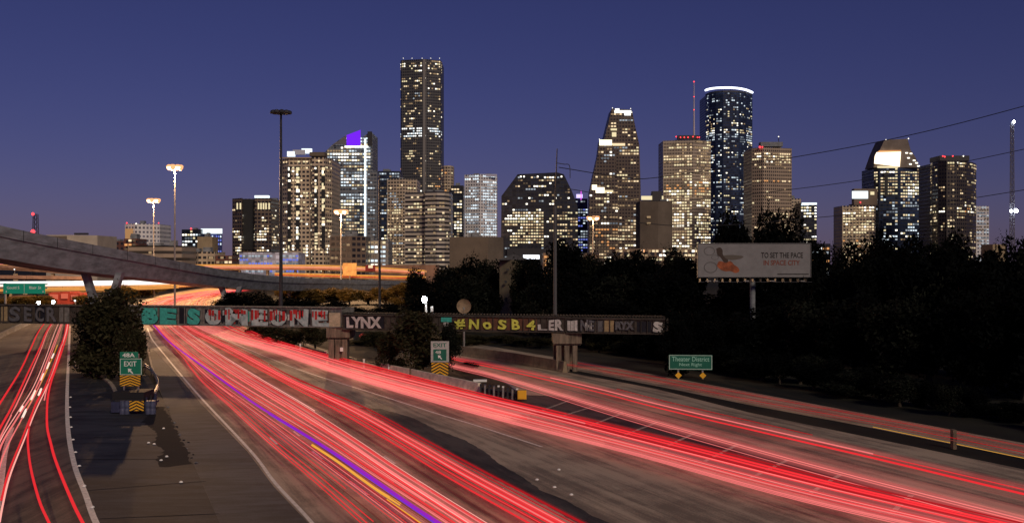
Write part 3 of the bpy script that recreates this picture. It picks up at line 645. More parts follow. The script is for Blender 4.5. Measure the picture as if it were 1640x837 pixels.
b = MB(); b.box(X(-30, d), X(75, d), d+.3, d+.6, z(462), z(460)); b.box(X(-30, d), X(75, d), d+.3, d+.6, z(456), z(454)); b.build('truss', M_galv, e4)
b = MB(); b.tube([(X(7, d), d+.5, 0), (X(7, d), d+.5, z(453))], .3, 8); b.build('post', M_galv, e4)
d = 230.0; z = lambda py: Zt(py, d)
e5 = empty('road_sign', (X(182, d), d, 0), 'small green sign with a blue panel above it beyond the left tree', 'road sign')
b = MB(); b.box(X(176, d), X(191, d), d, d+.1, z(470), z(463)); b.build('board', MATS['gantry_green'], e5)
b = MB(); b.box(X(180, d), X(190, d), d, d+.1, z(462.6), z(456)); b.build('blue_panel', mat('sign_blue', (.12, .16, .65), .5), e5)
b = MB(); b.box(X(184, d)-.1, X(184, d)+.1, d+.12, d+.3, 0, z(460)); b.build('post', M_galv, e5)

# ---------------------------------------------------------------- billboard
d = 142.0; z = lambda py: Zt(py, d)
bb0 = empty('billboard', (X(1208, d), d+1, 0), 'unlit grey billboard with faded orange picture above the dark trees', 'billboard')
M_bbd = mat('billboard_vinyl', (.21, .21, .215), .7, .12, .6); M_bbt = mat('billboard_print_dark', (.03, .028, .028), .7); M_bbo = mat('billboard_print_orange', (.30, .085, .035), .7, .5, 1.2)
b = MB(); b.box(X(1118, d), X(1298, d), d, d+.35, z(443), z(390)); pn = b.build('panel', M_bbd, bb0)
b = MB()
for (x0, x1, y0, y1) in [(1117, 1118, 444, 389), (1298, 1299, 444, 389), (1118, 1298, 390, 389), (1118, 1298, 444, 443)]: b.box(X(x0, d), X(x1, d), d-.08, d+.4, z(y0), z(y1))
b.build('frame', mat('billboard_frame', (.10, .10, .10), .6), pn)
letter('TO SET THE PACE', Vector((X(1219, d), d, 0)), Vector((X(1286, d), d, 0)), z(404), z(413), M_bbt, pn, out=.03, offset=.02)
letter('IN SPACE CITY', Vector((X(1223, d), d, 0)), Vector((X(1281, d), d, 0)), z(416.5), z(424.5), mat('billboard_print_rust', (.20, .06, .04), .7), pn, out=.03, offset=.02)
b = MB(); b.quad((X(1245, d), d-.03, z(439.5)), (X(1295, d), d-.03, z(439.5)), (X(1295, d), d-.03, z(438)), (X(1245, d), d-.03, z(438))); b.build('small_print', M_bbt, pn)
def blob(pix, m_, nm, out):
    mb = MB(); mb.poly([(X(a, d), d-out, z(c)) for a, c in sm2(pix + [pix[0]], 4)[:-1]]); return mb.build(nm, m_, pn)
blob([(1148, 425), (1152, 418), (1162, 420), (1170, 418), (1176, 424), (1182, 428), (1184, 434), (1178, 437), (1170, 434), (1160, 434), (1152, 430)], M_bbo, 'printed_figure', .02)
blob([(1147, 398), (1153, 396), (1157, 400), (1158, 408), (1164, 412), (1166, 419), (1160, 420), (1154, 412), (1149, 408)], mat('billboard_print_brown', (.055, .038, .03), .7), 'printed_hair', .024)
blob([(1158, 409), (1172, 408), (1190, 410), (1186, 414), (1172, 416), (1163, 414)], mat('billboard_print_grey', (.115, .10, .085), .7), 'printed_arm', .028)
M_pg = mat('billboard_print_faint', (.11, .108, .107), .7)
for cx_, cy_, rx, ry in [(1136, 402, 9, 7), (1138, 428, 11, 9), (1145, 412, 6, 4)]:
    mb = MB(); N = 18
    for k in range(N):
        a0, a1 = 2*math.pi*k/N, 2*math.pi*(k+1)/N
        f_ = lambda a, s: (X(cx_+rx*s*math.cos(a), d), d-.018, z(cy_+ry*s*math.sin(a)))
        mb.quad(f_(a0, 1), f_(a1, 1), f_(a1, .86), f_(a0, .86))
    mb.build('printed_ring', M_pg, pn)
b = MB(); b.box(X(1118, d), X(1298, d), d-1.2, d-.2, z(451.5), z(450.8)); 
for x in range(1120, 1300, 12): b.box(X(x, d)-.04, X(x, d)+.04, d-1.2, d-.1, z(450.8), z(446))
b.build('catwalk', M_steel, bb0)
for x in (1131, 1142, 1191, 1232, 1280):
    b = MB(); b.box(X(x, d)-.35, X(x, d)+.3, d-1.9, d-1.45, z(450), z(448.5)); b.box(X(x, d)-.04, X(x, d)+.04, d-1.7, d-1.1, z(451), z(450)); b.build('floodlight', M_galv, bb0)
b = MB(); b.tube([(X(1208, d), d+1, 0), (X(1208, d), d+1, z(444))], .38, 12); b.build('column', M_concd, bb0)
b = MB(); b.box(X(1122, d), X(1294, d), d+.5, d+.9, z(436), z(432)); b.box(X(1122, d), X(1294, d), d+.5, d+.9, z(402), z(398)); b.build('back_frame', M_steel, bb0)

# ---------------------------------------------------------------- flyover and elevated highways
def deck(name, stations, width, m_, label, cat='flyover', par=.95):
    """stations: px, D, ytop (parapet), ybottom ; box girder with sloping webs"""
    st = smooth([Vector((X(a, D), D, Zt(yt, D))) for a, D, yt, yb in stations], 6); hb = smooth([Vector((Zt(yt, D)-Zt(yb, D), 0, 0)) for a, D, yt, yb in stations], 6)
    root = empty(name, (st[0].x, st[0].y, 0), label, cat)
    N = len(st)
    def loft(prof, nm, mm, par_=root):
        mb = MB(); n = None
        for i, p in enumerate(st):
            t = st[min(i+1, N-1)] - st[max(i-1, 0)]; t.z = 0; t.normalize(); u = Vector((-t.y, t.x, 0))
            pr = prof(hb[i].x); n = len(pr)
            for (a, zz) in pr: mb.v.append(p + u*a + Vector((0, 0, zz)))
        for i in range(N-1):
            for j in range(n): mb.f.append((i*n+j, i*n+(j+1) % n, (i+1)*n+(j+1) % n, (i+1)*n+j)); mb.uv.append(None)
        mb.f.append(tuple(range(n))); mb.f.append(tuple((N-1)*n+j for j in range(n))[::-1]); mb.uv += [None, None]
        return mb.build(nm, mm, par_)
    loft(lambda h: [(0, -par), (0, -par-.3), (.22, -par-.34), (.75, -h), (width-1.6, -h), (width-1.1, -par-.62), (width, -par-.35), (width, -par)], 'box_girder', m_)
    loft(lambda h: [(0.001, 0), (.25, 0), (.4, -par+.003), (-.02, -par+.003)], 'parapet', m_)
    loft(lambda h: [(width, 0), (width-.25, 0), (width-.4, -par+.003), (width, -par+.003)], 'parapet', m_)
    # joints
    mb = MB()
    for i in range(2, N-2, 3):
        p = st[i]; t = (st[i+1]-st[i-1]); t.z = 0; t.normalize(); u = Vector((-t.y, t.x, 0))
        mb.frame(p - u*.03 + Vector((0, 0, -par-.34)), t*.10, u*.02, Vector((0, 0, par+.33)))
    mb.build('joint', M_tar, root)
    return root, st, hb
FLY = [(-260, 142, 300, 372), (-120, 148, 332, 392), (0, 158, 361, 412), (110, 172, 384, 431), (220, 192, 405, 444), (300, 215, 421, 452), (380, 250, 435, 461), (460, 298, 443.5, 465), (560, 378, 447.5, 465), (660, 485, 450, 462)]
fly, fst, fhb = deck('flyover', FLY, 8.5, M_concd, 'curved concrete flyover ramp descending from the left edge towards downtown', par=1.35)
def vpier(px, D, ytop, parent, spread=2.6, yb=0):
    q = MB(); x = X(px, D); zt = Zt(ytop, D)
    for s in (-1, 1):
        q.v = []; q.f = []; q.uv = []
        q.frame(Vector((x + s*.5 - .55, D+3.2, 3.0)), Vector((1.1, 0, 0)), Vector((0, 1.6, 0)), Vector((s*spread, 0, zt-3.0)))
        q.build('pier_leg', M_concd, parent)
    q = MB(); q.box(x-1.6, x+1.6, D+3.1, D+4.9, 0, 3.02); q.build('pier_base', M_concd, parent)
vpier(150, 178, 437, fly); vpier(362, 240, 459, fly, 1.8)
for px, D in [(480, 314), (533, 354), (575, 392), (612, 430)]:
    q = MB(); x = X(px, D) - 4; q.box(x-.45, x+.45, D+3, D+4, 0, Zt(464, D)); q.build('pier_column', M_conc, fly)
# elevated road with white headlight streaks, far left
el1, s1, _ = deck('elevated_highway', [(-120, 360, 459, 471), (0, 365, 459, 470), (120, 372, 458, 469), (240, 385, 456, 464), (330, 400, 452, 458)], 12, mat('amber_lit_concrete', (.40, .26, .12), .8, .3, .3), 'elevated highway with bright white headlight streaks at the far left')  # amber lamp light is put into this concrete colour
for i in range(9):
    zo = .2 + i*.2
    trail(None, 'cool' if i > 1 else 'white', .16, 0, 'white headlight streak on the far left elevated highway', 'white headlight streaks', world=[p + Vector((0, 1.5 + i*.9, zo - .2)) for p in s1[::3][:8 - (i > 5)*1]], n=2)
for i in range(3):
    trail(None, 'orange', .13, 0, 'orange glow strip below the white streaks on the elevated highway edge', 'white headlight streaks', world=[p + Vector((0, -.6, -.55 - i*.45)) for p in s1[::3][:8]], n=2)  # glowing tubes stand in for orange lamp light on the deck edge
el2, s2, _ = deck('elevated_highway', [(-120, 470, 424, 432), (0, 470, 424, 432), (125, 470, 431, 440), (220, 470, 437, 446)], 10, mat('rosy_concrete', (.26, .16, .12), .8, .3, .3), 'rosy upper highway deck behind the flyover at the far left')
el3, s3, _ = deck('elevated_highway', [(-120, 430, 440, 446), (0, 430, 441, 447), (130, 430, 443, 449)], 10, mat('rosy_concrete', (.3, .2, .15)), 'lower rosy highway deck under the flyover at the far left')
for i in range(3): trail(None, 'pink' if i else 'orange', .07, 0, 'faint pink light streak on the rosy upper deck', 'far left deck streaks', world=[p + Vector((0, 1+i, .1+.25*i)) for p in s2[::3]], n=2)
for px in (10, 52, 100): q = MB(); q.box(X(px, 375)-.6, X(px, 375)+.6, 376, 378, 0, Zt(470, 375)); q.build('pier', M_conc, el1)
for px in (20, 80): q = MB(); q.box(X(px, 470)-.6, X(px, 470)+.6, 472, 474, 0, Zt(438, 470)); q.build('pier', M_conc, el2)
for px in (35, 110): q = MB(); q.box(X(px, 430)-.5, X(px, 430)+.5, 432, 434, 0, Zt(448, 430)); q.build('pier', M_conc, el3)
M_olit = mat('orange_lit_concrete', (.55, .34, .17), .8, .3, .2)  # orange glow of the lamps is mixed into the deck colour
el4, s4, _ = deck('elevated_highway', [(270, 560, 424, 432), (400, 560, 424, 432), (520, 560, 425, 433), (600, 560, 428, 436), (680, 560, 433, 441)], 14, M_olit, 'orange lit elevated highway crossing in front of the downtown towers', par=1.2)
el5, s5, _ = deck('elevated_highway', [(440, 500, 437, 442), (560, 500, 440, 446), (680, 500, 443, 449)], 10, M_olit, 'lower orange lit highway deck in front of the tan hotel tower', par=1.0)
for i in range(5): trail(None, ['orange', 'amber', 'hot', 'orange', 'pink'][i], .14, 0, 'orange light streak on the elevated highway before downtown', 'downtown deck streaks', world=[p + Vector((0, -.3 - i*.05, .1 - .45*i)) for p in s4[::4]], n=2)
for i in range(3): trail(None, ['orange', 'amber', 'red'][i], .12, 0, 'orange light streak on the lower deck before downtown', 'downtown deck streaks', world=[p + Vector((0, -.3 - i*.05, .1 - .45*i)) for p in s5[::4]], n=2)
for px in range(290, 680, 45): q = MB(); q.box(X(px, 560)-.6, X(px, 560)+.6, 564, 566, 0, Zt(432+(max(0, px-520))*.04, 560)-.2); q.build('pier', M_conc, el4)
for px in range(460, 680, 50): q = MB(); q.box(X(px, 500)-.5, X(px, 500)+.5, 503, 505, 0, Zt(442+(px-440)*.02, 500)-.6); q.build('pier', M_conc, el5)
# sign back on the lower deck, orange lamp light put into its board colour
d = 495.0; gs = empty('gantry_sign', (X(560, d), d, Zt(446, d)), 'orange lit sign panel standing on the highway deck before downtown', 'road sign')
b = MB(); b.box(X(549, d), X(571, d), d, d+.2, Zt(441, d), Zt(421, d)); b.build('board', mat('orange_light_board', (.70, .40, .14), .7, .3, .4), gs)
b = MB(); b.tube([(X(560, d), d+.4, 0), (X(560, d), d+.4, Zt(421, d))], .25, 8); b.build('post', M_conc, gs)
d = 556.0; gr = empty('road_sign', (X(592, d), d, 0), 'small glowing board standing in for red car lights on the highway deck', 'road sign')  # added board and glow stand in for red car lights
b = MB(); b.box(X(585, d), X(601, d), d, d+.2, Zt(434, d), Zt(424, d)); b.build('board', mat('car_light_board', (.20, .02, .02), .7), gr)
b = MB(); b.box(X(590, d), X(597, d), d-.05, d-.01, Zt(429, d), Zt(424.5, d)); b.build('car_light_glow', emit('lit_cream', (1, .75, .45), 1.0), gr)

# ---------------------------------------------------------------- masts and poles
LAMP = emit('lamp_glow', (1.0, .55, .28), 9, 'NONE'); LAMP_HALO = emit('lamp_halo_glow', (1.0, .46, .20), 1.3); LAMPW = emit('lamp_white', (.85, .93, 1.0), 40, 'NONE'); REDL = emit('red_beacon', (1, .05, .06), 3.0)
def mast(px, D, ytop, label, lit=True, r=.32, ybase=None, power=40000, n=8, hr=1.6, col=(1, .56, .27), mm=None):
    zt = Zt(ytop, D); x = X(px, D); root = empty('high_mast_lamp', (x, D, 0), label, 'street lamp')
    b = MB(); b.tube([(x, D, 0), (x, D, zt)], r, 10, r*.5); b.build('pole', mm or M_galv, root)
    b = MB(); N = 24; b.tube([(x+hr*.7*math.cos(2*math.pi*k/N), D+hr*.7*math.sin(2*math.pi*k/N), zt) for k in range(N+1)], .07, 5)
    b.tube([(x-hr*.7, D, zt), (x+hr*.7, D, zt)], .07, 5); b.tube([(x, D-hr*.7, zt), (x, D+hr*.7, zt)], .07, 5); b.lathe([(.25, zt-.4), (.3, zt), (.12, zt+.6)], x, D, 10); b.build('ring', M_steel, root)
    for k in range(n):
        a = 2*math.pi*k/n; cx, cy = x+hr*math.cos(a), D+hr*math.sin(a); s = hr*.36
        b = MB(); b.lathe([(s*.55, zt-.05), (s, zt-.1), (s*.9, zt+.3), (s*.3, zt+.45)], cx, cy, 10); hd = b.build('lamp_head', M_steel, root)
        if lit:
            b = MB(); b.lathe([(s*.4, zt-.11-s*1.5), (s*1.0, zt-.11-s*.9), (s*1.25, zt-.11-s*.3), (s*1.0, zt-.11)], cx, cy, 10); b.build('lens', LAMP if k % 2 else LAMP_HALO, hd)
            b = MB(); b.lathe([(s*1.3, zt-.12), (s*1.35, zt+.15), (s*.7, zt+.5)], cx, cy, 10); b.build('halo_hood', LAMP_HALO, hd)  # emissive shell added to imitate the orange halo round the lamp
    if lit:
        l = bpy.data.lights.new('lamp_light', 'POINT'); l.energy = power; l.color = col; l.shadow_soft_size = 1.0
        lo = bpy.data.objects.new('lamp_light', l); C.objects.link(lo); lo.parent = root; lo.location = (0, 0, zt-1.6)
    return root
mast(450, 183, 181, 'tall unlit black high mast lamp rising above the flyover', lit=False, r=.38, n=10, hr=1.45, mm=M_steel)
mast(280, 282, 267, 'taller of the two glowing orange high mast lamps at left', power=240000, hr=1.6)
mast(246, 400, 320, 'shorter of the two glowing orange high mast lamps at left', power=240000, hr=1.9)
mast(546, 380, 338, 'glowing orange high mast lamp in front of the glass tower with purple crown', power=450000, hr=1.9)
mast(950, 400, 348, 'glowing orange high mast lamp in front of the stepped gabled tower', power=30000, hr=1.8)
# steel monopole left of centre, dark
x, D = X(608, 210), 210
u = empty('utility_pole', (x, D, 0), 'thin dark pole rising in front of the dark tower left of centre', 'pole')
b = MB(); b.tube([(x, D, 0), (x, D, Zt(281, D))], .3, 10, .18); b.build('shaft', M_steel, u); b = MB(); b.box(x-.5, x+.5, D-.06, D+.06, Zt(286, D), Zt(285, D)); b.build('cross_arm', M_steel, u)
D = 150; x = X(889, D)
u = empty('utility_pole', (x, D, 0), 'tall grey pole with a thin top arm behind the railway bridge', 'utility pole')
b = MB(); b.tube([(x, D, 0), (x, D, Zt(330, D))], .30, 12, .22); b.build('shaft', mat('grey_pole', (.09, .09, .095), .7), u)
b = MB(); b.tube([(x, D, Zt(330, D)), (x+.3, D, Zt(238, D))], .12, 8, .07); b.build('top_mast', M_steel, u)
b = MB(); b.tube(smooth([(x+.2, D, Zt(261, D)), (x+1.3, D, Zt(263, D)), (x+2.1, D, Zt(265, D)), (x+2.2, D, Zt(285, D))], 4), .06, 6); b.build('cross_arm', M_steel, u)
D = 420; x = X(1003, D)
# small orange lamp among trees
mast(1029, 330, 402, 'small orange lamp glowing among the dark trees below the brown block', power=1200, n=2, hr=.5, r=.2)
# white lamp behind bridge
D = 150; x = X(683, D); u = empty('street_lamp', (x, D, 0), 'white street lamp shining behind the railway bridge', 'street lamp')
b = MB(); b.tube([(x, D, 0), (x, D, Zt(482, D))], .12, 8); b.build('pole', M_galv, u); b = MB(); b.box(x-.45, x+.1, D-.2, D+.2, Zt(481.5, D), Zt(480, D)); b.build('lamp_head', M_galv, u)
b = MB(); b.lathe([(.15, Zt(484, D)), (.36, Zt(480, D)), (.36, Zt(477, D)), (.15, Zt(474, D))], X(680, D), D-.5, 10); b.build('lens', LAMPW, u)
l = bpy.data.lights.new('lamp_light', 'POINT'); l.energy = 60; l.color = (.8, .9, 1); l.shadow_soft_size = .4; lo = bpy.data.objects.new('lamp_light', l); C.objects.link(lo); lo.parent = u; lo.location = (-.4, -1.2, Zt(479, D))
b = MB(); b.box(X(681, D), X(684, D), D-.3, D, Zt(500, D), Zt(488, D)); b.build('cabinet', M_signw, u)
b = MB(); b.box(X(690, D), X(694, D), D-.3, D, 6.0, Zt(490, D)); tag(b.build('cabinet', M_signw, origin=(X(692, D), D, 0)), 'small white box right of the shining white lamp', 'cabinet')
# round dish
D = 148; x = X(743, D); u = empty('satellite_dish', (x, D, 0), 'round tan satellite dish facing left behind the railway bridge', 'satellite dish')
b = MB(); N = 20
rings = [(0, .25), (.45, .2), (.8, .08), (1.05, -.1)]
for k in range(len(rings)-1):
    for j in range(N):
        a0, a1 = 2*math.pi*j/N, 2*math.pi*(j+1)/N
        f_ = lambda rr, dy, a, o=0: Vector((x + rr*math.cos(a), D + dy + o, Zt(490, D) + rr*math.sin(a)))
        b.quad(f_(*rings[k], a0), f_(*rings[k], a1), f_(*rings[k+1], a1), f_(*rings[k+1], a0)); b.quad(f_(*rings[k+1], a0, .06), f_(*rings[k+1], a1, .06), f_(*rings[k], a1, .06), f_(*rings[k], a0, .06))
b.build('dish', mat('tan_dish', (.26, .19, .12), .6, .3, 1), u, True); b = MB(); b.tube([(x, D+.3, 0), (x, D+.3, Zt(492, D))], .15, 8); b.build('post', M_galv, u); b = MB(); b.tube([(x, D-.1, Zt(499, D)), (x, D-.9, Zt(491, D))], .04, 6); b.build('feed_arm', M_galv, u)
# lattice towers
def lattice(px, D, ytop, w0, w1, label, lamps, m_=M_steel, seg=14, ybase=0):
    x = X(px, D); zt = Zt(ytop, D); u = empty('radio_tower', (x, D, 0), label, 'radio tower'); b = MB()
    cs = [(-1, -1), (1, -1), (1, 1), (-1, 1)]
    pt = lambda k, s: Vector((x + cs[k % 4][0]*(w0+(w1-w0)*s)/2, D + cs[k % 4][1]*(w0+(w1-w0)*s)/2, zt*s))
    for k in range(4): b.tube([pt(k, 0), pt(k, 1)], w0*.05+.06, 4)
    for i in range(seg):
        for k in range(4): b.tube([pt(k, i/seg), pt(k+1, (i+1)/seg)], w0*.03+.03, 3); b.tube([pt(k, (i+1)/seg), pt(k+1, (i+1)/seg)], w0*.03+.03, 3)
    b.build('frame', m_, u)
    for (yy, mm, s, dx) in lamps:
        q = MB(); zz = Zt(yy, D); q.lathe([(s*.4, zz-s), (s, zz-s*.3), (s, zz+s*.3), (s*.4, zz+s)], x+dx, D-w0, 8); q.build('beacon', mm, u)
lattice(57, 900, 343, 5, 3, 'small radio tower with red beacons behind the flyover at left', [(343, REDL, 1.3, 0), (371, REDL, 1.8, 0)])
lattice(1621, 420, 197, 1.5, .9, 'tall slim lattice mast with white lamps at the right edge', [(196, LAMPW, .55, 0), (338, LAMPW, .75, .9), (338, LAMPW, .5, -1.2)], mat('pale_lattice', (.10, .10, .12), .6), 30)
# power lines
for i, pl in enumerate([[(895, 268, 150), (1000, 284, 158), (1063, 283, 165), (1270, 252, 170), (1450, 218, 160), (1640, 170, 150), (1900, 95, 140)],
                        [(895, 300, 150), (1060, 322, 160), (1270, 303, 165), (1450, 277, 160), (1640, 239, 150), (1900, 180, 140)],
                        [(895, 340, 150), (1100, 362, 160), (1300, 349, 165), (1450, 333, 160), (1640, 304, 150), (1900, 258, 140)],
                        [(1250, 262, 175), (1310, 350, 176)]][:3]):
    b = MB(); b.tube(smooth([Q(a, c, D) for a, c, D in pl], 6), .05 if i else .06, 4)
    tag(b.build('power_line', M_steel, origin=Q(pl[2][0], pl[2][1], pl[2][2])), ['uppermost sagging power line crossing the sky at right', 'middle sagging power line crossing before the towers at right', 'lowest sagging power line just above the right trees'][i], 'power line')

# ---------------------------------------------------------------- skyline
WM = {'w': emit('window_warm', (1.0, .76, .46), 1.1), 'd': emit('window_warm_dim', (.60, .40, .22), .6), 'c': emit('window_cool', (.80, .92, 1.0), 1.1),
      'h': emit('window_bright', (1.0, .93, .78), 2.2), 'o': emit('window_orange', (1.0, .45, .16), .8), 'b': emit('window_blue', (.22, .28, .95), .7),
      'g': emit('window_grey', (.50, .56, .62), .75), 'y': emit('window_yellow', (1.0, .84, .50), .95), 'W': emit('window_white', (1, 1, .97), 1.6), 'G': emit('window_greyest', (.22, .25, .29), .6), 'k': emit('window_dimmest', (.20, .14, .09), .5)}
CROWNW = emit('crown_white', (.80, .85, 1.0), 3.0); CROWNP = emit('crown_purple', (.20, .02, .95), 1.0); FLOOD = emit('flood_lit', (1.0, .86, .62), 2.2); FLOODC = emit('flood_cool', (.85, .95, 1.0), 1.4)  # flood light on walls is imitated by emissive FLOOD surfaces
def dimmer(c, rng): return {'w': 'd', 'y': 'd', 'h': 'y', 'c': 'g', 'W': 'c', 'd': 'k', 'g': 'G', 'o': 'k'}.get(c, c) if rng.random() < .42 else c
def building(name, label, front, ytop, fmat, cw=3.6, fh=3.9, p=.2, run=.5, pal='wwd', zones=(), D0=None, depth=40, cat='building', seed=1, roof=True, wx=.74, wz=.5, faces=None, skipx=None, z0=0.0, outline=None, maxw=100):
    """front: list of (px, D) left to right. zones: (ylo, yhi, p, run, pal) in picture rows"""
    p = min(.97, p*1.75); run = min(.92, run+.12); zones = [(z_[0], z_[1], min(.97, z_[2]*1.3)) + tuple(z_[3:]) for z_ in zones]
    rng = random.Random(seed); pts = [Vector((X(a, D), D, 0)) for a, D in front]
    Dm = min(D for _, D in front); root = empty('building' if name is None else name, (pts[0].x, pts[0].y, 0), label, cat)
    zt = Zt(ytop, Dm); back = [pts[-1] + Vector((0, depth, 0)), pts[0] + Vector((0, depth, 0))]; ring = pts + back
    f_ = .76 if Dm < 1150 else .88; cw *= f_; fh *= f_
    mb = MB(); acc = 0
    for i in range(len(ring)):
        a, b = ring[i], ring[(i+1) % len(ring)]; L = (b-a).length
        mb.quad(Vector((a.x, a.y, z0)), Vector((b.x, b.y, z0)), Vector((b.x, b.y, zt)), Vector((a.x, a.y, zt)), [(acc, z0), (acc+L, z0), (acc+L, zt), (acc, zt)])
        if i >= len(pts)-1: acc += L
        else: acc += L
    mb.poly([Vector((q.x, q.y, zt)) for q in ring])
    wall = mb.build('wall', fmat, root)
    if roof:
        r_ = MB(); w = pts[-1].x - pts[0].x; 
        for k in range(rng.randint(1, 3)):
            cx = pts[0].x + w*rng.uniform(.2, .7); cy = max(q.y for q in pts) + depth*rng.uniform(.2, .4)
            r_.box(cx, cx + w*rng.uniform(.1, .25), cy, cy+6, zt-.5, zt+rng.uniform(1.5, 4))
        r_.build('roof_plant', M_concd, root)
    cells = []; acc = 0
    for fi in range(len(pts)-1):
        a, b = pts[fi], pts[fi+1]; L = (b-a).length; t = (b-a)/L; nr = Vector((t.y, -t.x, 0))
        c0 = math.ceil(acc/cw); c1 = math.floor((acc+L)/cw)
        cols = [(c*cw - acc) for c in range(c0, c1)]
        for r in range(int(zt/fh)):
            zz = r*fh; py = YH + (H - zz - fh/2)*F/Dm
            pp, rr, pl = p, run, pal
            for (ya, yb, a1, a2, a3) in zones:
                if ya <= py <= yb: pp, rr, pl = a1, a2, a3
            on = False; kind = rng.choice(pl); fl = rng.choice([.5, .9, 1.1, 1.3, 1.8])
            for s in cols:
                if on: on = rng.random() < rr + (1-rr)*pp*.5
                if not on and rng.random() < pp*(1-rr*.6)*fl: on = True; kind = rng.choice(pl)
                if on and rng.random() < .93:
                    q0 = a + t*(s+cw*(1-wx)*.5 + cw*.12); q1 = q0 + t*cw*wx; zb = zz + fh*.47; ze = zb + fh*wz
                    if ze > zt - .5 or zb < z0: continue
                    if skipx:
                        px_ = 820 + F*(q0.x+q1.x)/2/q0.y
                        if skipx(px_, YH + (H-(zb+ze)/2)*F/q0.y, rng): continue
                    if zb < 6: continue
                    k2 = dimmer(kind if rng.random() < .82 else rng.choice(pl), rng)
                    cells.append((q0 + nr*.25, q1 + nr*.25, zb, ze, k2))
        acc += L
    lit_cells(cells, root, rng, maxw)
    return root, pts, zt
def lit_cells(cells, root, rng, maxw=100):
    rng.shuffle(cells)
    cells.sort(key=lambda c: 0 if c[4] in 'hW' else 1)
    proto = {}
    for (q0, q1, zb, ze, k) in cells[:maxw]:
        w = (q1-q0); key = (k, round(w.x, 1), round(w.y, 1), round(ze-zb, 1))
        if key not in proto:
            me = bpy.data.meshes.new('lit_window'); h = ze-zb
            me.from_pydata([(0, 0, 0), (w.x, w.y, 0), (w.x, w.y, h), (0, 0, h)], [], [(0, 1, 2, 3)]); me.materials.append(WM[k]); proto[key] = me
        o = bpy.data.objects.new('lit_window', proto[key]); C.objects.link(o); o.parent = root
        o.location = Vector((q0.x, q0.y, zb)) - Vector(root.location)
    rest = cells[maxw:]
    if rest:
        mb = MB(); ks = sorted(set(c[4] for c in rest)); idx = []
        for (q0, q1, zb, ze, k) in rest:
            mb.quad(Vector((q0.x, q0.y, zb)), Vector((q1.x, q1.y, zb)), Vector((q1.x, q1.y, ze)), Vector((q0.x, q0.y, ze))); idx.append(ks.index(k))
        o = mb.build('lit_windows', [WM[k] for k in ks], root); o['kind'] = 'stuff'
        for pl, i in zip(o.data.polygons, idx): pl.material_index = i
def outline_tower(name, label, outl, D, fmat, depth=35, cw=3.6, fh=3.9, p=.2, run=.5, pal='wwd', zones=(), seed=1, wx=.74, wz=.5, root=None, off=0, maxw=100, maxrow=None):
    """front wall outline in picture coordinates at distance D, extruded backwards; windows inside the outline"""
    p = min(.97, p*1.75); run = min(.92, run+.12); zones = [(z_[0], z_[1], min(.97, z_[2]*1.3)) + tuple(z_[3:]) for z_ in zones]; rng = random.Random(seed); D = D - off; P2 = [(X(a, D), Zt(b, D)) for a, b in outl]
    f_ = .8 if D < 1100 else .9; cw *= f_; fh *= f_
    if root is None: root = empty(name, (P2[0][0], D, 0), label, 'building')
    mb = MB(); n = len(P2); cx = sum(p_[0] for p_ in P2)/n
    i = len(mb.v); mb.v += [Vector((x, D, z_)) for x, z_ in P2] + [Vector((x, D+depth, z_)) for x, z_ in P2]
    mb.f.append(tuple(range(n))); mb.uv.append([(x, z_) for x, z_ in P2]); mb.f.append(tuple(range(n, 2*n))[::-1]); mb.uv.append(None)
    for k in range(n):
        mb.f.append((k, n+k, n+(k+1) % n, (k+1) % n)); za, zb_ = P2[k][1], P2[(k+1) % n][1]; mb.uv.append([(0, za), (depth, za), (depth, zb_), (0, zb_)])
    mb.build('wall', fmat, root)
    def inside(x, z_):
        c = False; j = n-1
        for i_ in range(n):
            (xi, zi), (xj, zj) = P2[i_], P2[j]
            if (zi > z_) != (zj > z_) and x < (xj-xi)*(z_-zi)/(zj-zi)+xi: c = not c
            j = i_
        return c
    x0 = min(q[0] for q in P2); x1 = max(q[0] for q in P2); zt = max(q[1] for q in P2); cells = []
    for r in range(int(zt/fh)+1):
        zz = r*fh; py = YH + (H-zz-fh/2)*F/D; pp, rr, pl = p, run, pal
        for zn in zones:
            if zn[0] <= py <= zn[1]: pp, rr, pl = zn[2:5]
        on = False; kind = rng.choice(pl); fl = rng.choice([.5, .9, 1.1, 1.3, 1.8])
        for c in range(math.ceil(x0/cw), int(x1/cw)+1 if x1 > 0 else math.ceil(x1/cw)+1):
            xa = c*cw + cw*.12 + cw*(1-wx)*.5; xb = xa + cw*wx; zb = zz+fh*.47; ze = zb+fh*wz
            if not (inside(xa, zb) and inside(xb, zb) and inside(xa, ze) and inside(xb, ze)): continue
            px_ = 820 + F*xa/D; pq = p; rr = run; nl = pal
            for zn in zones:
                if zn[0] <= py <= zn[1] and (len(zn) < 6 or zn[5] <= px_ <= zn[6]): pq, rr, nl = zn[2:5]
            if nl != pl: pl = nl; kind = rng.choice(pl); on = False
            if on: on = rng.random() < rr + (1-rr)*pq*.5
            if not on and rng.random() < pq*(1-rr*.6)*fl: on = True; kind = rng.choice(pl)
            if on and zb > 6: cells.append((Vector((xa, D-.25, 0)), Vector((xb, D-.25, 0)), zb, ze, dimmer(kind if rng.random() < .82 else rng.choice(pl), rng)))
    lit_cells(cells, root, rng, maxw)
    return root
def slab(root, name, px0, px1, y0, y1, D, m_, th=1.0):
    b = MB(); b.box(X(px0, D), X(px1, D), D-th, D-.02, Zt(y1, D), Zt(y0, D)); return b.build(name, m_, root)
def beacon(root, px, py, D, m_=None, s=1.2):
    s *= .5; b = MB(); z_ = Zt(py, D); b.lathe([(s*.4, z_-s), (s, z_-s*.3), (s, z_+s*.3), (s*.4, z_+s)], X(px, D), D, 8); return b.build('beacon', m_ or REDL, root)
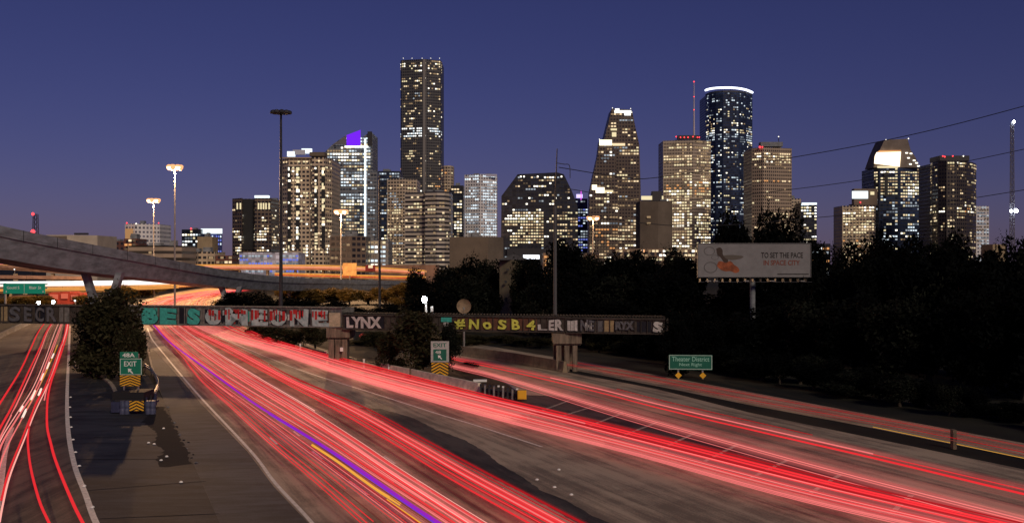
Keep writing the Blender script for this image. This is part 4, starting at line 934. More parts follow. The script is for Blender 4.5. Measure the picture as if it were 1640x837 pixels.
f_tan = facade('tan_facade', (.52, .43, .31), (.03, .03, .035), 3.4, 3.6, .35, .5)  # floodlight on the tan hotel tower is put into the wall colour
f_brown = facade('brown_facade', (.15, .11, .08), (.02, .02, .025), 3.6, 3.9)
f_grey = facade('grey_granite_facade', (.085, .086, .086), (.018, .02, .024), 3.2, 4.0, .38, .48)
f_dark = facade('black_glass_facade', (.010, .012, .016), (.015, .02, .03), 3.6, 3.9, .12, .25)
f_blue = facade('blue_glass_facade', (.012, .018, .035), (.02, .035, .08), 3.2, 4.0, .12, .25)
f_glass = facade('silver_glass_facade', (.20, .21, .22), (.09, .11, .13), 3.4, 3.9, .15, .35)
f_white = facade('white_facade', (.78, .78, .80), (.16, .17, .22), 3.4, 3.8, .45, .5)  # wall colour raised to carry the floodlight on the pale tower
f_band = facade('banded_stone_facade', (.50, .45, .38), (.04, .04, .045), 500, 3.8, .001, .5)
f_red = facade('rust_granite_facade', (.105, .078, .062), (.03, .024, .024), 3.4, 4.0, .4, .5)
f_brick = facade('red_brick_facade', (.13, .05, .035), (.02, .02, .025), 3.4, 3.6, .45, .5)
f_gar = facade('garage_facade', (.34, .28, .22), (.04, .035, .03), 500, 4.2, .001, .55)
f_plain = mat('plain_brown_stone', (.14, .115, .09), .85, .3, .03)
B = building
# far left
r, _, _ = B('apartment_block', 'pale apartment block with orange lit left column behind the garage', [(200, 905), (216, 900), (232, 905), (256, 915)], 358, f_white, p=.06, pal='dwo', seed=2, cw=4, fh=3.4, depth=30)
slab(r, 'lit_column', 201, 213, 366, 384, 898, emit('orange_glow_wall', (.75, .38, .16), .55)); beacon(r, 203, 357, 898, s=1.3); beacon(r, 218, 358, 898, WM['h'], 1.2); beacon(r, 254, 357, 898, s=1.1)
B('brick_building', 'dark red brick block at left below the apartment block', [(168, 760), (204, 760)], 386, f_brick, p=.12, pal='wwo', seed=4, depth=20)
B('brick_building', 'smaller red brick block touching the parking garage', [(198, 700), (220, 700)], 382, f_brick, p=.1, pal='wo', seed=5, depth=18)
r, _, _ = B('warehouse', 'white flat roofed warehouse behind the flyover at left', [(74, 600), (108, 600), (156, 612)], 376, mat('pale_metal_cladding', (.34, .32, .28), .7, .15, .1), p=0, seed=6, depth=30, roof=False)
slab(r, 'brown_wall', 73, 107, 378, 400, 599, mat('brown_cladding', (.12, .10, .08), .8, .2, .1), .5); slab(r, 'roof_vent', 122, 142, 373, 376, 620, M_steel, 3)  # left part of the front is a darker brown
B('parking_garage', 'beige parking garage with dark open levels behind the flyover', [(205, 640), (262, 635), (291, 645)], 393, f_gar, p=.08, pal='wd', seed=7, depth=30)
r, _, _ = B('office_block', 'dark block with many small white windows and a blue lit wing', [(291, 800), (322, 795)], 367, f_dark, p=.45, run=.2, pal='WcghW', seed=8, cw=3.2, fh=3.4, depth=30)
slab(r, 'blue_wing', 334, 356, 372, 415, 820, facade('blue_lit_facade', (.06, .08, .32), (.05, .07, .4), 3.2, 3.6, .3, .3), 15); slab(r, 'lit_parapet', 322, 356, 366, 374, 800, FLOODC, .6)  # blue light on the wing is put into its facade colour
beacon(r, 306, 366, 797, s=1.4)
for k in range(34):
    rr_ = random.Random(k); xx = 336 + (k % 6)*3.3; yy = 377 + (k//6)*6
    if rr_.random() < .75: slab(r, 'lit_window', xx, xx+2, yy, yy+3.2, 803, WM['b'] if rr_.random() < .6 else WM['c'], .1)
B('stone_building', 'small tan block in front of the blue lit wing', [(316, 760), (340, 760)], 379, mat('tan_stone', (.30, .24, .15), .8, .2, .1), p=0, seed=9, depth=15)
B('round_building', 'low rounded beige building beside the elevated highway', [(300, 700), (306, 692), (318, 686), (332, 686), (344, 692), (351, 700)], 403, f_tan, p=.12, pal='dw', seed=10, depth=15, cw=3)
B('brick_building', 'low reddish shed right of the rounded beige building', [(345, 680), (372, 680)], 409, f_brick, p=.05, seed=11, depth=15, roof=False)
r, _, _ = B('hotel_tower', 'brown twin ribbed tower left of the black mast', [(372, 1010), (388, 1000), (389, 1012), (407, 1012), (408, 1000), (434, 1000), (446, 1030)], 317, f_brown, p=.07, run=.5, pal='wwhd', zones=[(366, 392, .30, .55, 'whh'), (322, 334, 0, 0, 'w')], seed=12, cw=3.2, fh=3.5)
slab(r, 'dark_glass_strip', 389.5, 406.5, 319, 400, 1011, f_dark, .6)
for x in (379, 384, 413, 417, 421, 425, 430): slab(r, 'crown_window', x, x+2.2, 325, 335, 999.5, WM['y'], .3)
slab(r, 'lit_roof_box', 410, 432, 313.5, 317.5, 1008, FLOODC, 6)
B('glass_hall', 'low pale blue glass hall at the foot of the brown twin ribbed tower', [(383, 620), (440, 615), (478, 622)], 404, facade('pale_blue_glass', (.35, .38, .5), (.40, .46, .62), 2.6, 3.0, .2, .3), p=.75, run=.8, pal='ggb', seed=13, cw=2.6, fh=3, depth=20, roof=False)
# tan hotel tower
r, _, _ = B('apartment_tower', 'tan stone tower with dark window strips right of the black mast', [(449, 860), (462, 850), (497, 850), (500, 843), (520, 843), (532, 856)], 252, f_tan, p=.10, run=.25, pal='wwhdy', zones=[(252, 262, .5, .5, 'wwh'), (390, 405, .4, .5, 'wh')], seed=14, cw=3.0, fh=3.4)
for (a, b2) in [(461, 466), (474, 480), (503.5, 509), (515, 520.5)]: slab(r, 'dark_window_strip', a, b2, 266, 398, 842.5 if a > 500 else 849.5, f_dark, .25)
rr_ = random.Random(21)
for (a, b2, dd) in [(461, 466, 849), (474, 480, 849), (503.5, 509, 842), (515, 520.5, 842)]:
    for yy in range(268, 396, 5):
        if rr_.random() < (.42 if a < 500 else .55): slab(r, 'lit_window', a+.4, b2-.4 - rr_.choice([0, 2]), yy, yy+rr_.choice([3, 3, 5]), dd, WM[rr_.choice('whhyw')], .1)
slab(r, 'cornice', 448, 500, 252, 254, 849.4, mat('tan_cornice', (.38, .3, .2), .8), 1.2); slab(r, 'roof_house', 500, 524, 246, 252, 862, f_plain, 12)
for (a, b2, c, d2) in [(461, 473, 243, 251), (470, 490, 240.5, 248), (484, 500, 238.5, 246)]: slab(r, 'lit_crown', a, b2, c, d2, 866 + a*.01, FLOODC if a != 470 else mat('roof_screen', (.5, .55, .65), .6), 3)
# glass tower with slanted crown
r = outline_tower('glass_tower', 'silver glass tower with slanted top and purple lit crown panel', [(521, 440), (598, 440), (597, 350), (596.5, 213), (590, 213), (580, 220), (555, 216), (533, 231), (521, 243)], 1150, f_glass, p=.52, run=.6, pal='cghcgWy', zones=[(243, 262, .75, .8, 'hWcW'), (300, 312, .1, .3, 'g'), (330, 400, .45, .7, 'ywgdy')], seed=15, depth=45, cw=3.4)
b = MB(); Dp = 1148; b.poly([(X(555, Dp), Dp, Zt(233, Dp)), (X(577.5, Dp), Dp, Zt(233, Dp)), (X(577.5, Dp), Dp, Zt(208, Dp)), (X(555, Dp), Dp, Zt(216.5, Dp))]); b.build('purple_crown', CROWNP, r)
b = MB(); b.poly([(X(533, Dp), Dp-.3, Zt(232, Dp)), (X(554, Dp), Dp-.3, Zt(232, Dp)), (X(554, Dp), Dp-.3, Zt(219, Dp))]); b.build('crown_screen', mat('grey_crown', (.16, .16, .18), .7), r)
slab(r, 'light_fin', 583.5, 586.5, 222, 382, 1147, FLOODC, .8); slab(r, 'dark_fin', 589, 596, 211, 234, 1147, M_steel, 2)
slab(r, 'lit_floor', 552, 590, 233.5, 236.5, 1147, WM['W'], .5)
B('glass_block', 'lower silver wing with bright white lit floors right of the slanted tower', [(588, 1100), (604, 1100)], 275, f_glass, p=.25, pal='cgg', zones=[(385, 425, .85, .8, 'hWc')], seed=16, depth=20)
B('stone_building', 'brown mid rise block at the foot of the slanted glass tower', [(528, 700), (562, 700), (586, 706)], 378, f_brown, p=.15, pal='wd', seed=17, depth=25)
B('office_block', 'low dark block with bright white lit floors beside the brown mid rise', [(580, 720), (622, 720)], 385, f_glass, p=.65, run=.8, pal='hcyW', seed=18, depth=25, fh=4.2)
B('office_tower', 'dark tower left of the tallest skyscraper', [(602, 1250), (640, 1250)], 274, f_blue, p=.2, run=.5, pal='gcgd', seed=19, zones=[(340, 425, .4, .7, 'chy')])
# tallest
r, _, _ = B('skyscraper', 'tallest grey granite skyscraper with a bright band of windows at mid height', [(641.5, 1452), (643, 1447), (677, 1440), (682, 1440), (706, 1450), (707.5, 1458)], 95, f_grey, p=.13, run=.35, pal='wwwdhyk', zones=[(97, 115, .32, .4, 'whd'), (203, 222, .97, .97, 'WWhW'), (150, 160, .3, .6, 'gwd'), (225, 240, .08, .2, 'd'), (270, 300, .22, .4, 'dwo')], seed=20, depth=45, cw=3.1, fh=4)
slab(r, 'corner_edge', 677.5, 681.5, 95, 320, 1439.5, mat('pale_granite', (.22, .21, .2), .7), .5)
for x in (646, 660, 676, 690, 704): beacon(r, x, 93.5, 1450, WM['h'], .9)
B('office_tower', 'tan tower with uneven lit floors in front of the tallest skyscraper', [(620, 1100), (646, 1095), (668, 1105)], 286, f_tan, p=.34, run=.65, pal='wwydg', seed=22, zones=[(286, 296, .1, .3, 'd')], cw=3.4)
B('stone_tower', 'beige banded building with a rounded right end below the tallest skyscraper', [(648, 905), (679, 900), (681, 890), (700, 886), (712, 889), (719, 896), (722, 905)], 306, f_band, p=.34, run=.85, pal='wdydk', seed=23, fh=3.8, depth=30)
B('round_tower', 'slim rounded tan tower peeking behind the beige banded building', [(707, 1205), (711, 1200), (717, 1198), (722, 1200), (726, 1206)], 265, f_tan, p=.25, pal='do', seed=24, zones=[(268, 280, .8, .9, 'oy')], depth=20, roof=False)
B('office_tower', 'narrow black tower with bright floors left of the white tower', [(722, 1180), (742, 1180)], 297, f_dark, p=.32, run=.7, pal='hwy', seed=25, depth=25)
r, _, _ = B('office_tower', 'pale white tower with bluish right face near the centre', [(744, 1208), (768, 1200), (796, 1212)], 279, f_white, p=.45, run=.85, pal='gcgcc', seed=26, cw=3.0, zones=[(284, 296, .7, .9, 'gcW')])
slab(r, 'pale_cornice', 769, 796, 279, 283, 1206, mat('pale_blue_stone', (.5, .52, .65), .7), 2)
B('stone_building', 'plain brown low block below the pale white tower', [(720, 720), (782, 715), (806, 730)], 379, f_plain, p=0, seed=27, depth=30)
# black slope shouldered block
r = outline_tower('glass_block', 'black glass block with sloping shoulders and a brightly lit lower half', [(802, 440), (926, 440), (925, 330), (916, 306), (903, 279), (892, 276), (829, 279), (803, 314)], 1000, f_dark, p=.10, run=.4, pal='whdg', zones=[(340, 394, .93, .9, 'yhyw', 805, 868), (340, 394.1, .4, .5, 'yw', 876, 930), (394, 440, .05, .2, 'g')], seed=28, depth=60, cw=3.2, fh=3.6, wx=.72)
b = MB(); b.box(X(812, 999), X(926, 999), 996, 999.7, Zt(424, 999), Zt(398, 999)); b.build('plinth', M_steel, r)
for x in (833, 838, 860, 898): slab(r, 'lit_window', x, x+2.4, 281.5, 284, 999.5, WM['h'], .2)
D = 700; u = empty('lit_sign', (X(850, D), D, 0), 'glowing white roadside sign below the black slope shouldered block', 'sign'); slab(u, 'panel', 838, 864, 408, 414.5, D, emit('sign_white_glow', (.85, .9, 1), 2.5), .6); b = MB(); b.box(X(850.5, D), X(852, D), D+.1, D+.6, 0, Zt(411, D)); b.build('post', M_galv, u)
r, _, _ = B('office_tower', 'slim bluish tower with a purple roof lamp beside the stepped tower', [(921, 1300), (941, 1300)], 318, f_blue, p=.35, pal='gcb', seed=29, depth=20, roof=False)
slab(r, 'lit_sign', 923, 933, 311, 317, 1298, emit('lavender_sign', (.6, .5, 1.0), 1.6)); slab(r, 'purple_mast', 930, 931.2, 305, 320, 1296, emit('magenta_glow', (.8, .1, .9), 1.2))
# stepped gabled tower
r = outline_tower('gabled_tower', 'rust coloured stepped gabled tower with white lit peaks', [(966, 440), (1027, 440), (1026, 300), (1024, 232), (1018, 205), (1012, 176), (980, 174), (976, 190), (972, 206), (968, 222), (966, 240)], 1180, f_red, p=.12, run=.45, pal='wdgwy', zones=[(360, 405, .45, .8, 'yhwd'), (405, 440, .35, .5, 'hy')], seed=30, depth=40)
r2 = outline_tower('x', '', [(942, 440), (990, 440), (990, 300), (984, 240), (978, 226), (960, 226), (957, 250), (950, 280), (944, 310)], 1180, f_red, p=.2, run=.5, pal='wdghk', zones=[(300, 332, .3, .5, 'hy'), (360, 405, .4, .7, 'yod'), (405, 440, .5, .5, 'hw')], seed=31, depth=20, root=r, off=18)
slab(r, 'lit_peak', 984, 1011, 177, 181, 1179, WM['W'], .6); slab(r, 'lit_peak', 985, 992, 174, 177, 1179, WM['W'], .6); slab(r, 'lit_peak', 1000, 1010, 181, 185, 1179, WM['W'], .6)
slab(r, 'lit_gable', 960, 980, 224, 233, 1161, FLOOD, .6); slab(r, 'lit_gable', 978, 988, 206, 209, 1179, WM['y'], .6); slab(r, 'lit_gable', 980, 987, 212, 219, 1179, WM['y'], .6); slab(r, 'lit_gable', 974, 1001, 229.5, 233.5, 1179, WM['w'], .6)
slab(r, 'lit_gable', 948, 956, 296, 304, 1161, FLOOD, .6); slab(r, 'lit_gable', 954, 968, 300, 309, 1161, FLOOD, .6); slab(r, 'lit_gable', 966, 982, 304.5, 308, 1161, WM['y'], .6)
for (a, y) in [(981, 173), (1010, 174), (1012, 180), (960, 223)]: beacon(r, a, y, 1178, WM['h'], .9)
r, _, _ = B('stone_building', 'plain brown block with a lit roof edge right of the stepped tower', [(1025, 905), (1054, 900), (1077, 910)], 321, f_plain, p=0, seed=32, depth=30)
slab(r, 'lit_roof_edge', 1027, 1062, 314, 320, 925, WM['y'], 2); b = MB(); b.box(X(1045, 920), X(1060, 920), 920, 930, Zt(321, 920), Zt(306, 920)); b.build('roof_house', M_steel, r)
for y in (346, 356): slab(r, 'lit_window', 1036, 1042, y, y+3, 902, WM['d'], .3)
r, _, _ = B('office_tower', 'warmly lit tower with a tall red tipped antenna', [(1062, 1250), (1110, 1240), (1138.5, 1254)], 224, facade('travertine_facade', (.50, .42, .32), (.05, .045, .04), 1.9, 4.0, .45, .4), p=.32, run=.82, pal='yywdd', zones=[(288, 312, .7, .8, 'hoyh'), (320, 400, .62, .85, 'yywh')], seed=33, cw=3.6, fh=4)
b = MB(); xm = X(1111.5, 1262); b.tube([(xm, 1262, Zt(224, 1262)), (xm, 1262, Zt(130, 1262))], 1.3, 8, .4); b.build('antenna', mat('pale_antenna', (.55, .5, .55), .5), r)
for y in (131, 155, 176): beacon(r, 1111.5, y, 1258, s=1.6 if y == 131 else 1.2)
slab(r, 'roof_house', 1084, 1118, 218, 224, 1262, M_steel, 8)
for x in (1083, 1090, 1096, 1102, 1110, 1117, 1120): beacon(r, x, 219 + (x % 3), 1252, s=1.5)
# crown tower
fr_ = [(1130, 1585), (1136, 1568), (1146, 1556), (1158, 1550), (1170, 1549), (1183, 1553), (1195, 1562), (1205, 1580)]
r, pts, zt = B('crown_tower', 'dark blue glass tower with a glowing white curved crown', fr_, 147, f_blue, p=.17, run=.3, pal='cghyg', zones=[(150, 170, .12, .2, 'cg'), (207, 213, .7, .8, 'hyW'), (213, 226, .6, .7, 'ggc'), (196, 205, .35, .5, 'yhd')], seed=34, cw=3.3, fh=3.9, depth=50, roof=False)
b = MB(); pp = [Vector((X(a, D-1), D-1.5, Zt(c, D))) for (a, D), c in zip(fr_, [145, 143, 141.5, 141, 141, 142, 144.5, 148.5])]; b.tube(smooth(pp, 4), 1.6, 6); b.build('crown_light', CROWNW, r)
b = MB(); ring = [Vector((X(a, D), D, 0)) for a, D in fr_]
for i in range(len(ring)-1): b.frame(Vector((ring[i].x, ring[i].y, zt)), ring[i+1]-ring[i], Vector((0, 2, 0)), Vector((0, 0, 2.2)))
b.build('parapet', M_steel, r)
r, _, _ = B('office_tower', 'tan gridded tower right of the crowned tower', [(1204, 1120), (1222, 1112), (1268, 1122)], 236, facade('tan_grid_facade', (.38, .30, .22), (.04, .035, .03), 2.4, 3.8, .4, .45), p=.09, run=.5, pal='wyd', zones=[(246, 262, .6, .7, 'ywh'), (286, 293, .75, .5, 'ywo')], seed=35)
slab(r, 'roof_house', 1215, 1250, 229, 236, 1135, M_concd, 10); beacon(r, 1217, 235.5, 1112, s=2.2); beacon(r, 1221, 235.5, 1112, s=1.6); beacon(r, 1247, 219, 1135, WM['h'], 1.2); b = MB(); b.tube([(X(1247, 1135), 1135, Zt(229, 1135)), (X(1247, 1135), 1135, Zt(219, 1135))], .4, 5); b.build('antenna', M_steel, r)
B('office_block', 'narrow tan slab right of the gridded tan tower', [(1266, 1150), (1283, 1150)], 318, f_tan, p=.06, pal='d', seed=36, depth=20)
r, _, _ = B('office_block', 'small dark block with a lit white roof band above the right trees', [(1282, 1050), (1308, 1050)], 325, f_dark, p=.25, run=.5, pal='hWy', zones=[(337, 345, .8, .6, 'hW')], seed=37, depth=20, roof=False)
slab(r, 'lit_roof_band', 1284, 1308, 324.5, 328, 1050, FLOODC, .6)
# right group
r, _, _ = B('office_tower', 'tan tower with lit floors and a white lit roof box at right', [(1349, 1105), (1402, 1100)], 329, f_tan, p=.35, run=.75, pal='wyyd', zones=[(329, 365, .62, .85, 'yyhw'), (380, 440, .5, .3, 'dwyo')], seed=38, depth=30)
slab(r, 'roof_house', 1364, 1401, 303, 329, 1112, f_brown, 8); slab(r, 'lit_roof_box', 1364.5, 1390, 306, 318, 1103, FLOODC, .5); slab(r, 'lit_window', 1394, 1400, 307, 312, 1103, WM['y'], .5); beacon(r, 1378, 324, 1103, s=1.5)
r, _, _ = B('office_tower', 'blue glass tower with a floodlit slanted crown at right', [(1399.5, 1160), (1408, 1152), (1440, 1150), (1473, 1158)], 268, f_blue, p=.16, run=.3, pal='cgwyg', zones=[(272, 314, .8, .85, 'yhyw'), (365, 384, .35, .6, 'chc')], seed=39, depth=40, roof=False)
o = [(1399.5, 268), (1408, 244), (1417, 224), (1454, 222), (1459, 240), (1467, 252), (1473, 268)]
mb = MB(); n = len(o); Dq = 1150; mb.v = [Vector((X(a, Dq), Dq+1, Zt(c, Dq))) for a, c in o] + [Vector((X(a, Dq), Dq+30, Zt(c, Dq))) for a, c in o]
mb.f = [tuple(range(n))[::-1], tuple(range(n, 2*n))] + [(k, (k+1) % n, n+(k+1) % n, n+k) for k in range(n)]; mb.uv = [None]*len(mb.f); mb.build('slanted_crown', mat('crown_stone', (.17, .14, .12), .7, .2, .1), r)
b = MB(); 
def fq(pix, dd): return [(X(a, dd), dd, Zt(c, dd)) for a, c in pix]
b.poly(fq([(1400, 262), (1441, 267), (1443, 243), (1404, 244), (1401, 250)], 1148)); b.build('floodlit_panel', emit('crown_flood', (1.0, .80, .55), 2.6), r)  # flood light on the crown put into a glowing panel and cornice
b = MB(); b.poly(fq([(1405, 244), (1443, 242), (1443, 240.5), (1408, 241)], 1147.6)); b.build('amber_cornice', WM['o'], r)
slab(r, 'lit_floor', 1405, 1438, 266, 269, 1147.5, WM['y'], .4)
for (a, c) in [(1450, 244), (1457, 245), (1453, 252), (1462, 256), (1466, 260), (1469, 265), (1456, 262)]: slab(r, 'lit_window', a, a+4, c, c+2, 1149.5, WM['h'], .2)
slab(r, 'dark_core', 1416, 1422, 276, 314, 1148.6, f_dark, .5)
for (a, c) in [(1419, 224), (1455, 222)]: beacon(r, a, c, 1150, WM['h'], 1.2)
B('office_block', 'narrow grey slab with an orange lit edge between the two right towers', [(1473, 1220), (1491, 1220)], 276, f_glass, p=.10, pal='dk', zones=[(280, 290, .7, .8, 'oy'), (350, 390, .3, .3, 'o')], seed=40, depth=20)
r, _, _ = B('round_tower', 'dark rounded tower with scattered lit floors and red roof beacons at right', [(1490, 1040), (1493, 1026), (1502, 1014), (1516, 1006), (1532, 1005), (1548, 1012), (1558, 1024), (1563.5, 1040)], 257, facade('dark_brown_facade', (.055, .045, .04), (.015, .014, .016), 3.0, 3.8, .35, .45), p=.16, run=.6, pal='wyddk', zones=[(257, 264, .5, .7, 'yh'), (328, 340, .65, .7, 'yyho')], seed=41, cw=3, depth=30, roof=False)
b = MB(); b.box(X(1502, 1025), X(1549, 1025), 1020, 1045, Zt(258, 1025), Zt(250, 1025)); b.build('roof_house', M_steel, r)
for x in (1510, 1526, 1543): beacon(r, x, 250, 1012, REDL if x < 1540 else WM['h'], 1.3)
beacon(r, 1513, 251, 1010, s=1.5)
r, _, _ = B('office_block', 'pale grey slab right of the dark rounded tower', [(1563, 1100), (1584, 1100)], 330, f_white, p=.4, run=.7, pal='ggk', seed=42, depth=20, roof=False)
B('stone_building', 'small tan building showing over the far right trees', [(1590, 600), (1612, 600)], 391, mat('tan_stone', (.3, .24, .15)), p=0, seed=43, depth=15, roof=False)
B('apartment_block', 'low block with white and pink lights behind the billboard tree', [(1299, 520), (1330, 520)], 390, f_dark, p=.5, run=.3, pal='hWcog', seed=44, depth=15, cw=2.4, fh=2.8, roof=False)
B('stone_building', 'low tan building with scattered lights behind the centre trees', [(985, 560), (1120, 560)], 398, f_brown, p=.30, run=.4, pal='hwyd', seed=45, depth=20, cw=2.6, fh=3, roof=False)
B('stone_building', 'low brown building with scattered lights below the stepped tower', [(870, 520), (960, 520)], 405, f_brown, p=.35, run=.3, pal='howd', seed=46, depth=20, cw=2.4, fh=2.8, roof=False)
B('stone_building', 'low rosy building right of the orange lit sign panel', [(600, 600), (660, 600), (700, 610)], 424, mat('rosy_stone', (.22, .13, .09), .8, .3, .1), p=0, seed=47, depth=20, roof=False)
D = 215; r, _, _ = B('house', 'tall cream house with two small dark windows among the centre trees', [(800, 216), (822, 214), (846, 220)], 416, mat('cream_stucco', (.17, .145, .095), .8, .25, .4), p=0, seed=48, depth=8, roof=False)
for (a, c, h_) in [(808, 449, 4), (808.5, 476, 7), (811, 430, 3)]: slab(r, 'window', a, a+4, c, c+h_, 214.2, M_steel, .12)
b = MB(); x0, x1 = X(797, 214), X(849, 216); zz = Zt(416, 214); b.v = [Vector((x0, 213, zz)), Vector((x1, 216, zz)), Vector((x1, 229, zz)), Vector((x0, 229, zz)), Vector(((x0+x1)/2, 215, zz+1.2)), Vector(((x0+x1)/2, 228, zz+1.2))]; b.f = [(0, 1, 4), (1, 2, 5, 4), (2, 3, 5), (3, 0, 4, 5), (3, 2, 1, 0)]; b.uv = [None]*5; b.build('roof', M_steel, r)
# houses under the far left highway, reddish light put into walls and fronts
rr_ = random.Random(9)
for i, (a, b2, y, cc_) in enumerate([(14, 40, 474, 'oak'), (78, 96, 468, 'x'), (96, 112, 467, 'y'), (112, 128, 469, 'z')]):
    lab = ['small brown shop below the green overhead sign', 'small red lit shop leftmost of three below the far left highway', 'bright red lit shop in the middle of three below the far left highway', 'small red lit shop rightmost of three below the far left highway'][i]
    r, _, _ = B('shop', lab, [(a, 330), (b2, 330)], y, mat('shop_red_light' if i else 'shop_brown', (.35, .05, .03) if i else (.16, .08, .03), .8, .3, .3), p=0, seed=60+i, depth=8, roof=False)
    slab(r, 'lit_front', a+2, b2-3, y+3, y+11, 329.5, emit('shop_glow' if i else 'shop_glow_dim', (.80, .16, .09) if i else (.5, .22, .05), .8), .2)
for k, (px, py, D, w) in enumerate([(62, 484, 300, 1), (85, 483, 300, 1), (120, 481, 300, 0), (23, 431, 460, 0)]):
    x = X(px, D); z_ = Zt(py, D); u = empty('street_lamp', (x, D, 0), ['white lamp left of the red shops at far left', 'white lamp in front of the red shops at far left', 'dim white lamp right of the red shops at far left', 'white lamp on the rosy upper deck at far left'][k], 'street lamp')
    b = MB(); b.tube([(x, D+.4, 0), (x, D+.4, z_)], .12, 6); b.build('pole', M_galv, u); b = MB(); s = .5 if w else .32; b.lathe([(s*.4, z_-s), (s, z_-s*.2), (s*.8, z_+s*.6)], x, D, 8); b.build('lens', LAMPW if w else WM['W'], u)
# low wall with overlapping red patches beyond the bridge pier
b = MB(); D = 168; b.box(X(566, D), X(606, D), D, D+.3, 0, Zt(530, D)); gw = tag(b.build('low_wall', M_black, origin=(X(566, D), D, 0)), 'low dark wall with red patches seen under the railway bridge', 'wall')
b = MB(); rr_ = random.Random(4)
for k in range(16):
    a = rr_.uniform(574, 594); c = rr_.uniform(533, 541); b.quad((X(a, D), D-.02-k*.003, Zt(c+2.5, D)), (X(a+rr_.uniform(2, 6), D), D-.02-k*.003, Zt(c+1.8, D)), (X(a+rr_.uniform(2, 5), D), D-.02-k*.003, Zt(c-.6, D)), (X(a, D), D-.02-k*.003, Zt(c, D)))
b.build('graffiti', paint((.55, .08, .07), 'red_patch_paint'), gw)


# ---------------------------------------------------------------- trees
def leafmat(name, c):
    m = bpy.data.materials.new(name); m.use_nodes = True; n = m.node_tree; b = n.nodes['Principled BSDF']; L = n.links.new
    g = n.nodes.new('ShaderNodeNewGeometry'); r = n.nodes.new('ShaderNodeValToRGB')
    r.color_ramp.elements[0].color = (*[x*.45 for x in c], 1); r.color_ramp.elements[1].color = (*[x*1.5 for x in c], 1)
    L(g.outputs['Random Per Island'], r.inputs[0]); L(r.outputs[0], b.inputs['Base Color']); b.inputs['Roughness'].default_value = .85; b.inputs['Specular IOR Level'].default_value = .05
    return m
LF = {'dark': leafmat('dark_leaves', (.010, .012, .009)), 'olive': leafmat('olive_leaves', (.034, .032, .016)), 'amber': leafmat('amber_light_leaves', (.11, .07, .018)), 'night': leafmat('deep_shade_leaves', (.0025, .0035, .0035))}  # amber leaf colour carries the orange light of the masts
def crown_mesh(seed, n=5200, leaf=.22, blobs=16, spread=1.0, low=.2):
    """crown in a unit box: radius 1 across, from z=low to z=2"""
    rng = random.Random(seed); bl_ = []
    for k in range(blobs):
        a = rng.uniform(0, 6.28); rr = rng.uniform(0, .68)**.7 * spread; z_ = rng.uniform(low+.25, 1.75)
        sc = math.sqrt(max(.05, 1-((z_-1.0)/1.05)**2)); bl_.append((rr*sc*math.cos(a), rr*sc*math.sin(a), z_, rng.uniform(.26, .46)))
    v = []; f = []
    for i in range(n):
        bx_, by_, bz_, br_ = rng.choice(bl_)
        while True:
            p_ = Vector((rng.gauss(0, 1), rng.gauss(0, 1), rng.gauss(0, 1)))
            if p_.length > .1: break
        p_.normalize(); p_ *= br_ * (rng.random()**.33) * (1.25 if rng.random() < .08 else 1)
        c = Vector((bx_, by_, bz_)) + p_
        s = leaf * rng.uniform(.08, .22)
        u_ = Vector((rng.gauss(0, 1), rng.gauss(0, 1), rng.gauss(0, .6))).normalized(); w_ = u_.orthogonal().normalized()
        w_ = (w_ * math.cos(i) + u_.cross(w_) * math.sin(i))
        j = len(v); v += [c - u_*s*1.5, c + w_*s*.7, c + u_*s*1.5, c - w_*s*.7]; f.append((j, j+1, j+2, j+3))
    for i in range(70):
        bx_, by_, bz_, br_ = rng.choice(bl_); dr = Vector((bx_ + rng.gauss(0, .4), by_ + rng.gauss(0, .4), rng.uniform(-.2, 1.1))).normalized()
        L_ = br_*rng.uniform(1.1, 1.75)
        for m_ in range(16):
            c = Vector((bx_, by_, bz_)) + dr*L_*(.45+.55*m_/15) + Vector((rng.gauss(0, .02), rng.gauss(0, .02), rng.gauss(0, .02)))
            s = leaf*rng.uniform(.07, .16)*(1.15-m_/22); u_ = Vector((rng.gauss(0, 1), rng.gauss(0, 1), rng.gauss(0, .6))).normalized(); w_ = u_.orthogonal().normalized()
            j = len(v); v += [c - u_*s*1.5, c + w_*s*.7, c + u_*s*1.5, c - w_*s*.7]; f.append((j, j+1, j+2, j+3))
    me = bpy.data.meshes.new('crown'); me.from_pydata(v, [], f); return me, bl_
def trunk_mesh(seed, bl_):
    rng = random.Random(seed); b = MB()
    b.tube(smooth([(0, 0, -.02), (.03, .02, .4), (-.02, 0, .9), (0, .03, 1.5)], 4), .075, 8, .02)
    for (x, y, z_, r_) in bl_[:9]:
        s = z_*.5; b.tube(smooth([(0, 0, s*.7), (x*.4, y*.4, s*1.1), (x, y, z_)], 3), .03, 5, .006)
    me = bpy.data.meshes.new('trunk'); me.from_pydata(b.v, [], b.f); me.materials.append(M_bark); return me
VAR = []
for s in range(6):
    cm, bls = crown_mesh(100+s, 6500, .26, 18 if s < 4 else 26, low=.25 if s < 4 else .0); tm = trunk_mesh(200+s, bls); VAR.append((cm, tm))
CM = {}
def tree(px, D, ytop, w, kind, label, group=None, v=None, ybase=None, name='tree', cat='tree', zb=0):
    """w: crown width in picture pixels"""
    v = v if v is not None else (int(px*7+D) % 6); cm, tm = VAR[v]
    if (v, kind) not in CM:
        c2 = cm.copy(); c2.materials.append(LF[kind]); CM[(v, kind)] = c2
    zt = Zt(ytop, D); x = X(px, D); root = empty(name, (x, D, zb), label, cat, group)
    o = bpy.data.objects.new('crown', CM[(v, kind)]); C.objects.link(o); o.parent = root
    t = bpy.data.objects.new('trunk', tm); C.objects.link(t); t.parent = root
    wr = w/2/F*D; h = (zt-zb)/2.02
    ro = (px*13 % 6.28)
    for q in (o, t): q.scale = (wr, wr, h); q.rotation_euler = (0, 0, ro)
    return root
tree(176, 116, 462, 130, 'olive', 'bushy dark tree standing between the exit ramp and the freeway', v=4)
